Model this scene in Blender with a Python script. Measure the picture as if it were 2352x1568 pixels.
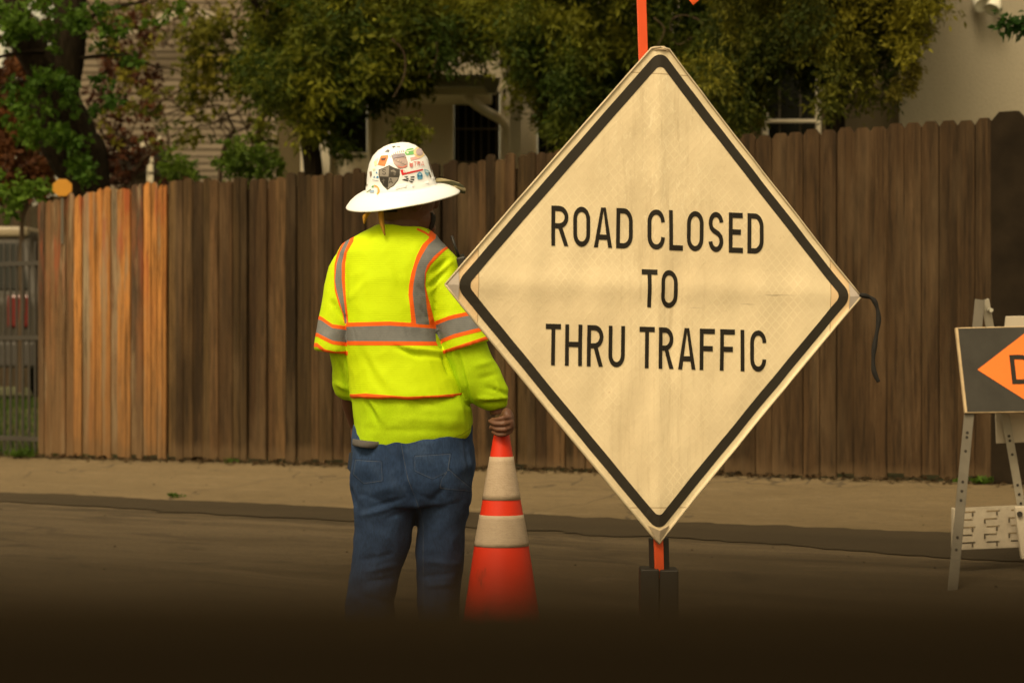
import bpy, bmesh, math, random
import numpy as np
from mathutils import Vector, Matrix, noise
from mathutils.bvhtree import BVHTree
from mathutils.geometry import tessellate_polygon
R = math.radians
random.seed(7); rng = np.random.default_rng(7)
for o in list(bpy.data.objects): bpy.data.objects.remove(o)
scene = bpy.context.scene
COL = scene.collection
# ------------------------------------------------------------------ camera, world, sun, exposure
HC = 1.18; F = 5551.0                      # eye height (m) and focal length in px of a 2352 px wide picture
cam = bpy.data.cameras.new('camera'); co = bpy.data.objects.new('camera', cam); COL.objects.link(co)
co.location = (0, 0, HC); co.rotation_euler = (R(90), 0, 0)
cam.sensor_width = 36; cam.lens = 36*F/2352; cam.clip_start = 0.02; cam.clip_end = 2000
cam.dof.use_dof = True; cam.dof.focus_distance = 7.1; cam.dof.aperture_fstop = 5.2
scene.camera = co
SUN_EL, SUN_AZ = 52, 205                   # degrees; azimuth clockwise from +Y (205 = behind the camera, a bit left)
w = bpy.data.worlds.new('World'); scene.world = w; w.use_nodes = True
nt = w.node_tree; nt.nodes.clear()
wo = nt.nodes.new('ShaderNodeOutputWorld'); bg = nt.nodes.new('ShaderNodeBackground')
sky = nt.nodes.new('ShaderNodeTexSky'); sky.sky_type = 'NISHITA'; sky.sun_disc = False
sky.sun_elevation = R(SUN_EL); sky.sun_rotation = R(SUN_AZ); sky.dust_density = 4; sky.air_density = 1.5
hs = nt.nodes.new('ShaderNodeHueSaturation'); hs.inputs['Saturation'].default_value = 0.35
mx = nt.nodes.new('ShaderNodeMix'); mx.data_type = 'RGBA'; mx.blend_type = 'MULTIPLY'; mx.inputs[0].default_value = 1
mx.inputs[7].default_value = (1.0, 0.79, 0.46, 1)
nt.links.new(sky.outputs[0], hs.inputs['Color']); nt.links.new(hs.outputs[0], mx.inputs[6])
nt.links.new(mx.outputs[2], bg.inputs[0]); bg.inputs[1].default_value = 0.13
nt.links.new(bg.outputs[0], wo.inputs[0])
sl = bpy.data.lights.new('sun', 'SUN'); sl.energy = 1.3; sl.angle = R(22); sl.color = (1.0, 0.84, 0.58)
so = bpy.data.objects.new('sun', sl); COL.objects.link(so); so.location = (0, 0, 20)
az = R(SUN_AZ); el = R(SUN_EL)
sd = Vector((math.sin(az)*math.cos(el), math.cos(az)*math.cos(el), math.sin(el)))
so.rotation_euler = sd.to_track_quat('Z', 'Y').to_euler()
scene.render.engine = 'CYCLES'
scene.render.resolution_x, scene.render.resolution_y = 1024, 682
vs = scene.view_settings; vs.view_transform = 'Standard'; vs.look = 'None'; vs.gamma = 1; vs.exposure = 0.72
scene.cycles.max_bounces = 6; scene.cycles.sample_clamp_indirect = 4

# ------------------------------------------------------------------ helpers
def P(x, y, Y):                            # a point of the 2352 px picture at depth Y
    return Vector(((x-1176)/F*Y, Y, HC-(y-784)/F*Y))
def tag(o, label=None, cat=None, group=None, kind=None):
    if label: o['label'] = label
    if cat: o['category'] = cat
    if group: o['group'] = group
    if kind: o['kind'] = kind
    return o
def link(name, me, mat=None, parent=None, smooth=False):
    o = bpy.data.objects.new(name, me); COL.objects.link(o)
    if mat and not me.materials: me.materials.append(mat)
    if parent:
        o.parent = parent; o.matrix_parent_inverse = (Matrix.Translation(parent.location) @ parent.rotation_euler.to_matrix().to_4x4()).inverted()
    if smooth: me.polygons.foreach_set('use_smooth', [True]*len(me.polygons))
    return o
def empty(name, loc, label, cat, group=None, rz=0):
    o = bpy.data.objects.new(name, None); COL.objects.link(o); o.location = loc; o.rotation_euler = (0, 0, rz)
    o.empty_display_size = .2
    return tag(o, label, cat, group)
class MB:
    def __init__(s): s.v = []; s.f = []; s.c = []
    def add(s, vs_, fs_, col=None):
        n = len(s.v); s.v += [tuple(v) for v in vs_]; s.f += [tuple(i+n for i in f) for f in fs_]
        s.c += [col or (1, 1, 1)]*len(vs_)
    def box(s, a, b, col=None):
        x0, y0, z0 = a; x1, y1, z1 = b
        s.add([(x0,y0,z0),(x1,y0,z0),(x1,y1,z0),(x0,y1,z0),(x0,y0,z1),(x1,y0,z1),(x1,y1,z1),(x0,y1,z1)],
              [(0,3,2,1),(4,5,6,7),(0,1,5,4),(1,2,6,5),(2,3,7,6),(3,0,4,7)], col)
    def prism(s, poly, off, col=None):     # poly: list of Vectors in a plane, extruded by vector off
        n = len(poly); off = Vector(off)
        vv = [Vector(p) for p in poly]+[Vector(p)+off for p in poly]
        fs = [tuple(range(n)), tuple(range(2*n-1, n-1, -1))]+[(i, n+i, n+(i+1) % n, (i+1) % n) for i in range(n)]
        s.add(vv, fs, col)
    def bar(s, p, q, w1, w2, up=(0, 0, 1), col=None):
        p = Vector(p); q = Vector(q); d = (q-p).normalized(); u = Vector(up)
        a = d.cross(u)
        if a.length < 1e-3: a = d.cross(Vector((0, 1, 0)))
        a.normalize(); b = a.cross(d).normalized(); a *= w1/2; b *= w2/2
        s.add([p-a-b, p+a-b, p+a+b, p-a+b, q-a-b, q+a-b, q+a+b, q-a+b],
              [(0,1,2,3),(7,6,5,4),(0,4,5,1),(1,5,6,2),(2,6,7,3),(3,7,4,0)], col)
    def tube(s, pts, rad, n=8, col=None, cap=True):
        pts = [Vector(p) for p in pts]; base = len(s.v); m = len(pts)
        if not hasattr(rad, '__len__'): rad = [rad]*m
        vv = []; prev = None
        for i, p in enumerate(pts):
            d = (pts[min(i+1, m-1)]-pts[max(i-1, 0)])
            d = d.normalized() if d.length > 1e-9 else Vector((0,0,1))
            if prev is None:
                a = d.cross(Vector((0, 1, 0)))
                if a.length < .2: a = d.cross(Vector((1, 0, 0)))
            else: a = prev-d*prev.dot(d)
            a.normalize(); prev = a; b = d.cross(a)
            vv += [p+(a*math.cos(2*math.pi*k/n)+b*math.sin(2*math.pi*k/n))*rad[i] for k in range(n)]
        fs = [(i*n+k, i*n+(k+1) % n, (i+1)*n+(k+1) % n, (i+1)*n+k) for i in range(m-1) for k in range(n)]
        if cap: fs += [tuple(range(n-1, -1, -1)), tuple((m-1)*n+k for k in range(n))]
        s.add(vv, fs, col)
    def lathe(s, prof, c, n=32, col=None, sx=1, sy=1):
        c = Vector(c); vv = []; m = len(prof)
        for r, z in prof: vv += [(c.x+sx*r*math.cos(2*math.pi*k/n), c.y+sy*r*math.sin(2*math.pi*k/n), c.z+z) for k in range(n)]
        s.add(vv, [(i*n+k, i*n+(k+1) % n, (i+1)*n+(k+1) % n, (i+1)*n+k) for i in range(m-1) for k in range(n)], col)
    def mesh(s, name):
        me = bpy.data.meshes.new(name); me.from_pydata(s.v, [], s.f); me.update()
        ca = me.color_attributes.new('col', 'FLOAT_COLOR', 'POINT')
        ca.data.foreach_set('color', np.array([(*c, 1) for c in s.c], dtype=np.float32).ravel())
        return me
    def build(s, name, mat, parent=None, smooth=False, bevel=0):
        me = s.mesh(name)
        bm = bmesh.new(); bm.from_mesh(me); bmesh.ops.recalc_face_normals(bm, faces=bm.faces); bm.to_mesh(me); bm.free()
        o = link(name, me, mat, parent, smooth)
        if bevel:
            b = o.modifiers.new('b', 'BEVEL'); b.width = bevel; b.segments = 2; b.limit_method = 'ANGLE'
        return o

# ---- materials
class NT:
    def __init__(s, name):
        s.m = bpy.data.materials.new(name); s.m.use_nodes = True; s.t = s.m.node_tree
        s.b = s.t.nodes['Principled BSDF']
    def n(s, t, **k):
        nd = s.t.nodes.new(t)
        for a, v in k.items():
            if a.startswith('_'): setattr(nd, a[1:], v)
        return nd
    def l(s, a, b): s.t.links.new(a, b)
    def coord(s, scale=(1, 1, 1)):
        tc = s.n('ShaderNodeTexCoord'); mp = s.n('ShaderNodeMapping'); mp.inputs['Scale'].default_value = scale
        s.l(tc.outputs['Object'], mp.inputs[0]); return mp.outputs[0]
    def noise(s, scale, vec=None, detail=6, rough=.6, dist=0):
        nd = s.n('ShaderNodeTexNoise'); nd.inputs['Scale'].default_value = scale; nd.inputs['Detail'].default_value = detail
        nd.inputs['Roughness'].default_value = rough; nd.inputs['Distortion'].default_value = dist
        if vec is not None: s.l(vec, nd.inputs['Vector'])
        return nd.outputs[0]
    def ramp(s, fac, stops):
        r = s.n('ShaderNodeValToRGB'); s.l(fac, r.inputs[0]); e = r.color_ramp.elements
        while len(e) < len(stops): e.new(.5)
        for i, (p, c) in enumerate(stops):
            e[i].position = p; e[i].color = (*c, 1) if hasattr(c, '__len__') else (c, c, c, 1)
        return r.outputs[0]
    def mix(s, fac, a, b, mode='MIX'):
        m = s.n('ShaderNodeMix', _data_type='RGBA', _blend_type=mode)
        for i, v in ((0, fac), (6, a), (7, b)):
            if hasattr(v, 'is_output') or hasattr(v, 'links'): s.l(v, m.inputs[i])
            elif i == 0: m.inputs[0].default_value = v
            else: m.inputs[i].default_value = (*v, 1)
        return m.outputs[2]
    def math(s, op, a, b=0.0, c=None):
        m = s.n('ShaderNodeMath', _operation=op)
        for i, v in enumerate((a, b) if c is None else (a, b, c)):
            if hasattr(v, 'links'): s.l(v, m.inputs[i])
            else: m.inputs[i].default_value = v
        return m.outputs[0]
    def attr(s, name): return s.n('ShaderNodeAttribute', _attribute_name=name)
    def bump(s, h, strength=.3, dist=.01):
        b = s.n('ShaderNodeBump'); b.inputs['Strength'].default_value = strength; b.inputs['Distance'].default_value = dist
        s.l(h, b.inputs['Height']); s.l(b.outputs[0], s.b.inputs['Normal'])
    def out(s, col, rough=.8, spec=.3, metal=0):
        if hasattr(col, 'links'): s.l(col, s.b.inputs['Base Color'])
        else: s.b.inputs['Base Color'].default_value = (*col, 1)
        if hasattr(rough, 'links'): s.l(rough, s.b.inputs['Roughness'])
        else: s.b.inputs['Roughness'].default_value = rough
        s.b.inputs['Specular IOR Level'].default_value = spec; s.b.inputs['Metallic'].default_value = metal
        return s.m
def simple(name, col, rough=.7, spec=.3, metal=0, var=.25, scale=8, bump=.0):
    t = NT(name); v = t.noise(scale, t.coord(), 5)
    c = t.mix(t.math('MULTIPLY', t.ramp(v, [(.3, 0), (.7, 1)]), var), col, tuple(k*.35 for k in col))
    if bump: t.bump(t.noise(scale*6, t.coord(), 4), bump, .004)
    return t.out(c, rough, spec, metal)
def vcol(name, rough=.8, var=.35, scale=(14, 14, 1.2), bump=.3, spec=.2):
    t = NT(name); a = t.attr('col').outputs['Color']; v = t.noise(3.5, t.coord(scale), 8, .7)
    c = t.mix(t.ramp(v, [(.32, var), (.62, 0)]), a, (0, 0, 0)); t.bump(v, bump, .006)
    return t.out(c, rough, spec)

# ------------------------------------------------------------------ street frame: fence line, ground profile
FB = Vector((2.256, 12.1)); FA = Vector((-3.16, 16.2))
FD = (FB-FA).normalized(); FN = Vector((FD.y, -FD.x))    # FN points to the camera side
if FN.y > 0: FN = -FN
FANG = math.atan2(FD.y, FD.x)
def s_of(x):                                # distance along the fence line for a picture column x
    k = (x-1176)/F; # p=(kY,Y);(p-FB).FN=0
    Y = FB.dot(FN)/(k*FN.x+FN.y); p = Vector((k*Y, Y)); return (p-FA).dot(FD), Y
def st(X, Y): p = Vector((X, Y))-FA; return p.dot(FD), p.dot(FN)
def world(s, t): p = FA+FD*s+FN*t; return p.x, p.y
def clamp(v, a, b): return max(a, min(b, v))
def smooth(x): x = clamp(x, 0, 1); return x*x*(3-2*x)
TG = 1.3
def zg(s, t):
    zf = .405+.011*clamp(s, -8, 14); ze = .255+.009*clamp(s, -8, 14)
    if t < 0: return zf+min(.25, .09*max(0, -t-.3))
    if t < TG: return zf+(ze-zf)*(t/TG)
    return ze*(1-smooth((t-TG)/4.6)) if t < 5.9 else 0.0
def sheet(name, ss, ts, dz, mat, label=None, fz=None):
    me = bpy.data.meshes.new(name)
    v = [(s, -t, (fz or zg)(s, t)+dz) for t in ts for s in ss]; n = len(ss)
    f = [(j*n+i, (j+1)*n+i, (j+1)*n+i+1, j*n+i+1) for j in range(len(ts)-1) for i in range(n-1)]
    me.from_pydata(v, [], f); me.update(); o = link(name, me, mat, None, True)
    o.location = (FA.x, FA.y, 0); o.rotation_euler = (0, 0, FANG); return tag(o, kind='structure')
ss = [-600, -200, -60]+list(np.arange(-20, 24, .5))+[60, 200, 600]
# ground
g = NT('dirt_mat'); v = g.noise(1.2, g.coord(), 8); g.bump(v, .4, .05)
M_dirt = g.out(g.ramp(v, [(.3, (.05, .042, .02)), (.6, (.07, .075, .022)), (.75, (.11, .085, .045))]), .95)
sheet('ground', ss, [-600, -200, -60, -20, -12, -8, -6, -5.4, -4, -3, -2, -1, -.3, 0, .65, 1.3, 2, 3, 4, 5, 5.9, 10, 60, 200, 600], -.03, M_dirt)
g = NT('concrete_mat'); c1 = g.noise(.9, g.coord((.7, 2.2, 1)), 9, .65, .6); c2 = g.noise(60, g.coord(), 4); c3 = g.noise(2.2, g.coord((.35, 5, 1)), 8, .72)
cc = g.mix(g.ramp(c1, [(.3, 0), (.7, 1)]), (.120, .088, .047), (.162, .120, .067))
cc = g.mix(g.ramp(c3, [(.58, 0), (.70, .55)]), cc, (.24, .19, .12)); cc = g.mix(g.ramp(c3, [(.28, .6), (.40, 0)]), cc, (.085, .07, .055))
c5 = g.noise(14, g.coord((.5, 1.6, 1)), 8, .8); cc = g.mix(g.ramp(c5, [(.36, .5), (.47, 0)]), cc, (.06, .045, .026)); cc = g.mix(g.ramp(c5, [(.58, 0), (.68, .45)]), cc, (.26, .205, .135)); cc = g.mix(g.ramp(c2, [(.35, .4), (.5, 0)]), cc, (.07, .06, .04))
vo = g.n('ShaderNodeTexVoronoi', _feature='DISTANCE_TO_EDGE'); vo.inputs['Scale'].default_value = .55
dn = g.n('ShaderNodeVectorMath', _operation='ADD'); nn = g.n('ShaderNodeTexNoise'); nn.inputs['Scale'].default_value = 2.5; g.l(g.coord(), nn.inputs[0])
g.l(g.coord(), dn.inputs[0]); g.l(nn.outputs['Color'], dn.inputs[1]); g.l(dn.outputs[0], vo.inputs['Vector'])
cc = g.mix(g.ramp(vo.outputs['Distance'], [(0, .75), (.008, 0)]), cc, (.03, .025, .02))
g.bump(c2, .3, .004); M_conc = g.out(cc, .9, .2)
sheet('sidewalk', ss, list(np.linspace(0.0, 1.3, 9)), 0, M_conc)
g = NT('road_mat'); r1 = g.noise(.8, g.coord((.16, 1.5, 1)), 9, .7, .4); r2 = g.noise(120, g.coord(), 3); r3 = g.noise(1.6, g.coord((.22, 2.4, 1)), 7, .6, 1)
tc = g.n('ShaderNodeTexCoord'); sx = g.n('ShaderNodeSeparateXYZ'); g.l(tc.outputs['Object'], sx.inputs[0])
dust = g.math('MULTIPLY', g.ramp(r1, [(.46, 0), (.58, 1)]), g.n('ShaderNodeMapRange').outputs[0])
mr = [n for n in g.t.nodes if n.bl_idname == 'ShaderNodeMapRange'][0]
g.l(sx.outputs[1], mr.inputs[0]); mr.inputs[1].default_value = -3.6; mr.inputs[2].default_value = -1.9; mr.inputs[3].default_value = .25; mr.inputs[4].default_value = 1
rc = g.mix(g.ramp(r3, [(.3, 0), (.7, 1)]), (.053, .0385, .0205), (.078, .057, .031)); rc = g.mix(dust, rc, (.118, .088, .052))
r4 = g.noise(2.3, g.coord((.5, 1.6, 1)), 8, .75, .8); rc = g.mix(g.ramp(r4, [(.36, .6), (.46, 0)]), rc, (.026, .019, .011)); rc = g.mix(g.ramp(r4, [(.58, 0), (.68, .5)]), rc, (.135, .10, .062)); rc = g.mix(g.ramp(r2, [(.33, .8), (.5, 0)]), rc, (.03, .026, .022)); g.bump(r2, .5, .004); M_road = g.out(rc, .9, .2)
sheet('road', ss, [1.3, 1.6, 2, 2.4, 2.8, 3.3, 3.8, 4.3, 4.8, 5.3, 5.9, 8, 12, 20, 60], 0, M_road)
# dark asphalt strip along the gutter, ragged edges
g = NT('asphalt_mat'); a1 = g.noise(90, g.coord(), 4); a2 = g.noise(1.5, g.coord((.3, 1.5, 1)), 6)
ac = g.mix(g.ramp(a2, [(.35, 0), (.75, .7)]), (.038, .029, .0175), (.064, .048, .028)); ac = g.mix(g.ramp(a1, [(.6, 0), (.75, .5)]), ac, (.13, .11, .08))
g.bump(a1, .6, .005); M_asph = g.out(ac, .92, .15)
me = bpy.data.meshes.new('asphalt_strip'); vv = []; sl_ = list(np.arange(-14, 20, .06))
for s in sl_:
    a = TG-.03+.05*noise.noise((s*.9, 0, 0))+.035*noise.noise((s*7, 3, 0))+.02*noise.noise((s*23, 3, 0))
    b = TG+.36+.05*clamp(s, 0, 8)+.12*noise.noise((s*.7, 9, 0))+.09*noise.noise((s*3.1, 5, 0))+.05*noise.noise((s*13, 5, 0))
    vv += [(s, -a, zg(s, a)+.005), (s, -(a+b)/2, zg(s, (a+b)/2)+.006), (s, -b, zg(s, b)+.004)]
ff = [q for i in range(len(sl_)-1) for q in ((3*i, 3*i+1, 3*i+4, 3*i+3), (3*i+1, 3*i+2, 3*i+5, 3*i+4))]
me.from_pydata(vv, [], ff); me.update(); o = link('asphalt_strip', me, M_asph); o.location = (FA.x, FA.y, 0); o.rotation_euler = (0, 0, FANG); tag(o, kind='structure')
# lawn on the left behind the iron fence
def leafmesh(name, C, D, N, L, W, colr, mat, parent=None, kind=None):
    n = len(C); D = D/np.linalg.norm(D, axis=1)[:, None]; S = np.cross(D, N); S /= (np.linalg.norm(S, axis=1)[:, None]+1e-9)
    L = np.broadcast_to(L, (n,))[:, None]; W = np.broadcast_to(W, (n,))[:, None]
    up = np.cross(S, D)*W*.25
    V = np.stack([C, C+D*L*.45+S*W*.5+up, C+D*L, C+D*L*.45-S*W*.5+up], 1).reshape(-1, 3)
    me = bpy.data.meshes.new(name); me.vertices.add(4*n); me.vertices.foreach_set('co', V.astype(np.float32).ravel())
    me.loops.add(4*n); me.loops.foreach_set('vertex_index', np.arange(4*n, dtype=np.int32)); me.polygons.add(n)
    me.polygons.foreach_set('loop_start', np.arange(0, 4*n, 4, dtype=np.int32)); me.polygons.foreach_set('loop_total', np.full(n, 4, dtype=np.int32))
    me.update(calc_edges=True); ca = me.color_attributes.new('col', 'FLOAT_COLOR', 'POINT')
    c4 = np.concatenate([np.repeat(colr, 4, axis=0), np.ones((4*n, 1))], 1); ca.data.foreach_set('color', c4.astype(np.float32).ravel())
    o = link(name, me, mat, parent)
    if kind: o['kind'] = kind
    return o
def leafmat(name, rough=.75, trans=.45):
    t = NT(name); a = t.attr('col').outputs['Color']; t.out(a, rough, .25)
    tr = t.n('ShaderNodeBsdfTranslucent'); t.l(a, tr.inputs[0]); ms = t.n('ShaderNodeMixShader'); ms.inputs[0].default_value = trans
    t.l(t.b.outputs[0], ms.inputs[1]); t.l(tr.outputs[0], ms.inputs[2]); t.l(ms.outputs[0], t.t.nodes['Material Output'].inputs[0]); return t.m
M_leaf = leafmat('leaf_mat')
def rnd(n, s=1): return rng.normal(0, s, (n, 3))
# lawn blades
n = 26000; S = rng.uniform(-7, .1, n); T = rng.uniform(-6, -.02, n)
C = np.array([(*world(s, t), zg(s, t)-.03) for s, t in zip(S, T)])
D = np.column_stack([rng.normal(0, .3, n), rng.normal(0, .3, n), np.ones(n)])
c = np.array([.045, .085, .012])*rng.uniform(.6, 1.5, (n, 1)); c[rng.random(n) < .15] = (.11, .10, .03)
o = leafmesh('grass', C, D, rnd(n), rng.uniform(.04, .1, n), .008, c, M_leaf, kind='stuff'); tag(o, 'green lawn grass behind the black iron fence', 'grass')

# ------------------------------------------------------------------ fences
def wood(name, rough=.85, wear=0):
    t = NT(name); a = t.attr('col').outputs['Color']; v1 = t.noise(4, t.coord((11, 11, .5)), 9, .78, .25); v2 = t.noise(1.3, t.coord((5, 5, .7)), 6)
    v3 = t.noise(9, t.coord((9, 9, 1.4)), 5, .6); v4 = t.noise(1.1, t.coord((2.2, 2.2, .6)), 7, .65)
    c = t.mix(t.ramp(v1, [(.38, .85), (.56, 0)]), a, (.012, .008, .004)); c = t.mix(t.ramp(v2, [(.5, 0), (.72, .5)]), c, (.13, .088, .048) if not wear else (.34, .12, .035))
    lt = t.noise(4, t.coord((15, 15, .45)), 8, .8, .2); c = t.mix(t.ramp(lt, [(.55, 0), (.68, .6)]), c, (.15, .095, .050)) if not wear else c
    c = t.mix(t.ramp(v4, [(.48, 0), (.68, .72)]), c, (.014, .009, .004)) if not wear else c
    c = t.mix(t.ramp(v3, [(.66, 0), (.70, .5)]), c, (.02, .014, .008))
    tc = t.n('ShaderNodeTexCoord'); sp = t.n('ShaderNodeSeparateXYZ'); t.l(tc.outputs['Object'], sp.inputs[0])
    h = t.math('ADD', sp.outputs[2], t.math('MULTIPLY', t.noise(5, t.coord((2, 2, .5)), 5), .22))
    r = t.n('ShaderNodeMapRange'); t.l(h, r.inputs[0]); r.inputs[1].default_value = .66; r.inputs[2].default_value = .60
    c = t.mix(t.math('MULTIPLY', r.outputs[0], .5), c, (.105, .068, .036))   # splashed soil along the foot
    if wear:
        bare = t.noise(2.2, t.coord((6, 6, .45)), 8, .7); c = t.mix(t.ramp(bare, [(.54, 0), (.60, .75)]), c, (.25, .185, .115))
        red = t.noise(2, t.coord((7, 7, .8)), 6); rr = t.n('ShaderNodeMapRange'); t.l(sp.outputs[2], rr.inputs[0]); rr.inputs[1].default_value = 1.3; rr.inputs[2].default_value = 1.8
        c = t.mix(t.math('MULTIPLY', t.ramp(red, [(.54, 0), (.66, .75)]), rr.outputs[0]), c, (.26, .06, .025))
        low = t.n('ShaderNodeMapRange'); t.l(sp.outputs[2], low.inputs[0]); low.inputs[1].default_value = 1.5; low.inputs[2].default_value = .5
        c = t.mix(t.math('MULTIPLY', low.outputs[0], .7), c, (.125, .075, .036))
    t.bump(v1, .5, .008); return t.out(c, rough, .15)
M_wood = wood('weathered_wood'); M_owood = wood('peeling_wood', wear=1)
top_pts = [(60, 463), (95, 458), (160, 446), (380, 420), (640, 403), (830, 392), (1000, 378), (1280, 345), (1700, 312), (2060, 287), (2280, 270), (2352, 262), (2700, 225)]
bot_pts = [(60, 1052), (95, 1052), (400, 1060), (800, 1076), (1200, 1083), (1750, 1097), (2300, 1108), (2700, 1120)]
def interp(pts, x): return float(np.interp(x, [p[0] for p in pts], [p[1] for p in pts]))
def place_fence(o): o.location = (FA.x, FA.y, 0); o.rotation_euler = (0, 0, FANG)
def fence(label, x0, x1, bw, colf, mat, style, gaps=.004, lean=.012, extra_top=0):
    s0, Y0 = s_of(x0); s1, _ = s_of(x1)
    root = empty('wooden_fence', (*world(s0, 0), zg(s0, 0)), label, 'fence', None, FANG)
    mb = MB(); s = s0; i = 0; kmap = np.linspace(-200, 3000, 800); smap = [s_of(k)[0] for k in kmap]
    while s < s1-.01:
        wd = min(bw*random.uniform(.72, 1.3) if style != 'dog' else bw, s1-s); xp = float(np.interp(s+wd/2, smap, kmap)); Y = s_of(xp)[1]
        zt = HC-(interp(top_pts, xp)-784)/F*Y+random.uniform(-1, 1)*(.02 if style != 'dog' else .008)+extra_top
        zb = zg(s, 0)+random.uniform(.0, .035); th = .016; yb = random.uniform(-.006, .006)+(.018 if style == 'old' and random.random() < .2 else 0)
        l = random.uniform(-lean, lean); w0 = wd-gaps*random.uniform(.4, 2.0); c = .26*w0
        if style == 'dog': prof = [(0, zb), (w0, zb), (w0, zt-.028), (w0-.022, zt), (.022, zt), (0, zt-.028)]
        else: prof = [(0, zb), (w0, zb), (w0, zt-c), (w0*.85, zt-c*.35), (w0*.5, zt), (w0*.15, zt-c*.35), (0, zt-c*1.1)]
        if style == 'rough': prof = [(0, zb), (w0, zb), (w0, zt-random.uniform(.0, .05)), (w0*.6, zt), (0, zt-random.uniform(0, .04))]
        # vertical boards with a slightly wavy edge
        nz = 7; rows = []
        for j in range(nz+1):
            z = zb+(zt-c-zb)*j/nz; ww = .0008*math.sin(i*3+j*1.7)
            rows.append((l*j/nz+ww, w0+l*j/nz+ww*.6, z, .004*math.sin(i*1.3+j*.8)))
        top = [(p[0]+l, p[1]) for p in prof[2:]]
        outl = [(s+a, z) for a, b, z, d in rows[:-1]][::-1]; outl = [(s+b, z) for a, b, z, d in rows[:-1]]+[(s+p, z) for p, z in top]+outl
        mb.prism([Vector((p, -th+yb, z)) for p, z in outl], (0, th, 0), colf(i, xp)); s += wd; i += 1
    if style != 'x':
        for ii in range(40):
            sa = s0+(s1-s0)*ii/40; sb = s0+(s1-s0)*(ii+1)/40; xp = float(np.interp(sa, smap, kmap)); zt = HC-(interp(top_pts, xp)-784)/F*s_of(xp)[1]-.07; mb.box((sa+.0005, .027, zg(sa, 0)+.04), (sb-.0005, .033, zt), (.012, .008, .004))  # added dark sheet behind the boards, painting shade into gaps and stopping light leaks
    o = mb.build('board_panel', mat); place_fence(o)
    o.parent = root; bpy.context.view_layer.update(); o.matrix_parent_inverse = root.matrix_world.inverted()
    for hz in (.35, 1.45):
        rb = MB(); rb.box((s0, .035, zg(s0, 0)+hz), (s1, .07, zg(s0, 0)+hz+.09), (.05, .035, .02)); r_ = rb.build('rail', M_wood); place_fence(r_)
        r_['kind'] = 'part'; del r_['kind']; r_.parent = root; r_.matrix_parent_inverse = root.matrix_world.inverted()
    p_ = s0+.1
    while p_ < s1:
        rb = MB(); rb.box((p_, .072, zg(p_, 0)-.05), (p_+.09, .16, zg(p_, 0)+1.6), (.06, .04, .025)); r_ = rb.build('post', M_wood); place_fence(r_)
        r_.parent = root; r_.matrix_parent_inverse = root.matrix_world.inverted(); p_ += 2.2
    return root
def c_or(i, x):
    if 320 > x > 303 or random.random() < .10: return (.085, .055, .035)
    k = random.uniform(.75, 1.1); a = random.random()
    return (.47*k, .21*k, .06*k) if (a < .62 and x > 180) or x > 315 else ((.17*k, .10*k, .05*k) if a < .8 else (.26*k, .20*k, .13*k))
def c_old(i, x): k = random.choice((.38, .6, .8, 1, 1.1, 1.3, 1.75))*random.uniform(.9, 1.1); return (.066*k, .038*k*random.uniform(.95, 1.08), .0165*k)
def c_dog(i, x): k = random.uniform(.88, 1.1); return (.054*k, .031*k, .0140*k)
fence('old board fence painted orange, paint peeling, beside the black iron fence', 93, 386, .066, c_or, M_owood, 'rough', .0055, .006)
fence('weathered dark brown board fence with rounded worn tops behind the worker', 387, 1560, .068, c_old, M_wood, 'old', .0040, .004)
fence('smooth reddish brown dog-eared board fence behind the diamond sign', 1561, 2283, .098, c_dog, M_wood, 'dog', .0028, .002)
# dark end fence at the right edge
s0, _ = s_of(2286); s1, _ = s_of(2600)
rt = empty('wooden_fence', (*world(s0, 0), zg(s0, 0)), 'tall near-black board fence at the right edge with clipped corner tops', 'fence', None, FANG)
mb = MB(); s = s0; k = 0
while s < s1:
    Y = s_of(2300)[1]; zt = HC+(784-266)/F*Y+.015
    mb.prism([Vector((s+a, -.05, z)) for a, z in ((0, zg(s, 0)), (.185, zg(s, 0)), (.185, zt-.045), (.14, zt), (.045, zt), (0, zt-.045))], (0, .03, 0), (.022, .016, .009)); s += .19
o = mb.build('board_panel', simple('blackened_wood', (.020, .014, .008), .9, .1, var=.7, scale=7, bump=.3)); place_fence(o); o.parent = rt; bpy.context.view_layer.update(); o.matrix_parent_inverse = rt.matrix_world.inverted()
# cap board above the orange part
s0, _ = s_of(165); s1, _ = s_of(300)
# yellow reflector on the fence end
Yr = s_of(143)[1]-.06; rt = empty('reflector', P(143, 447, Yr), 'yellow eight-sided reflector on top of the orange fence end', 'reflector')
mb = MB(); c = P(143, 431, Yr); r_ = 23/F*Yr
mb.prism([c+Vector((r_*1.05*math.cos(a), 0, r_*.92*math.sin(a))) for a in [R(22.5+45*k) for k in range(8)]], (0, .012, 0)); mb.build('disc', simple('reflector_yellow', (.44, .20, .01), .5, .4), rt, bevel=.002)
mb = MB(); mb.box(tuple(P(140, 560, Yr+.014)), tuple(P(146, 440, Yr+.02))); mb.build('stake', simple('stake_metal', (.1, .09, .07), .5), rt)
# iron fence
M_iron = simple('iron_black', (.045, .04, .034), .5, .4)
sI1, _ = s_of(92); sI0 = sI1-4.2
rt = empty('iron_fence', (*world(sI0, 0), zg(sI0, 0)), 'black iron picket fence at the left edge in front of the parked car', 'fence', None, FANG)
bpy.context.view_layer.update(); s = sI0; k = 0
mbp = MB(); mbr = MB()
while s < sI1:
    mbp.tube([(s, 0, zg(s, 0)+.02), (s, 0, zg(s, 0)+1.42), (s, 0, zg(s, 0)+1.46)], [.009, .009, .001], 6); s += .062
for hz in (.12, .80, 1.30): mbr.box((sI0, -.016, .39+hz), (sI1, .016, .39+hz+.03))
for nm, m_ in (('pickets', mbp), ('rails', mbr)):
    o = m_.build(nm, M_iron); place_fence(o); o.parent = rt; o.matrix_parent_inverse = rt.matrix_world.inverted()
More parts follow.
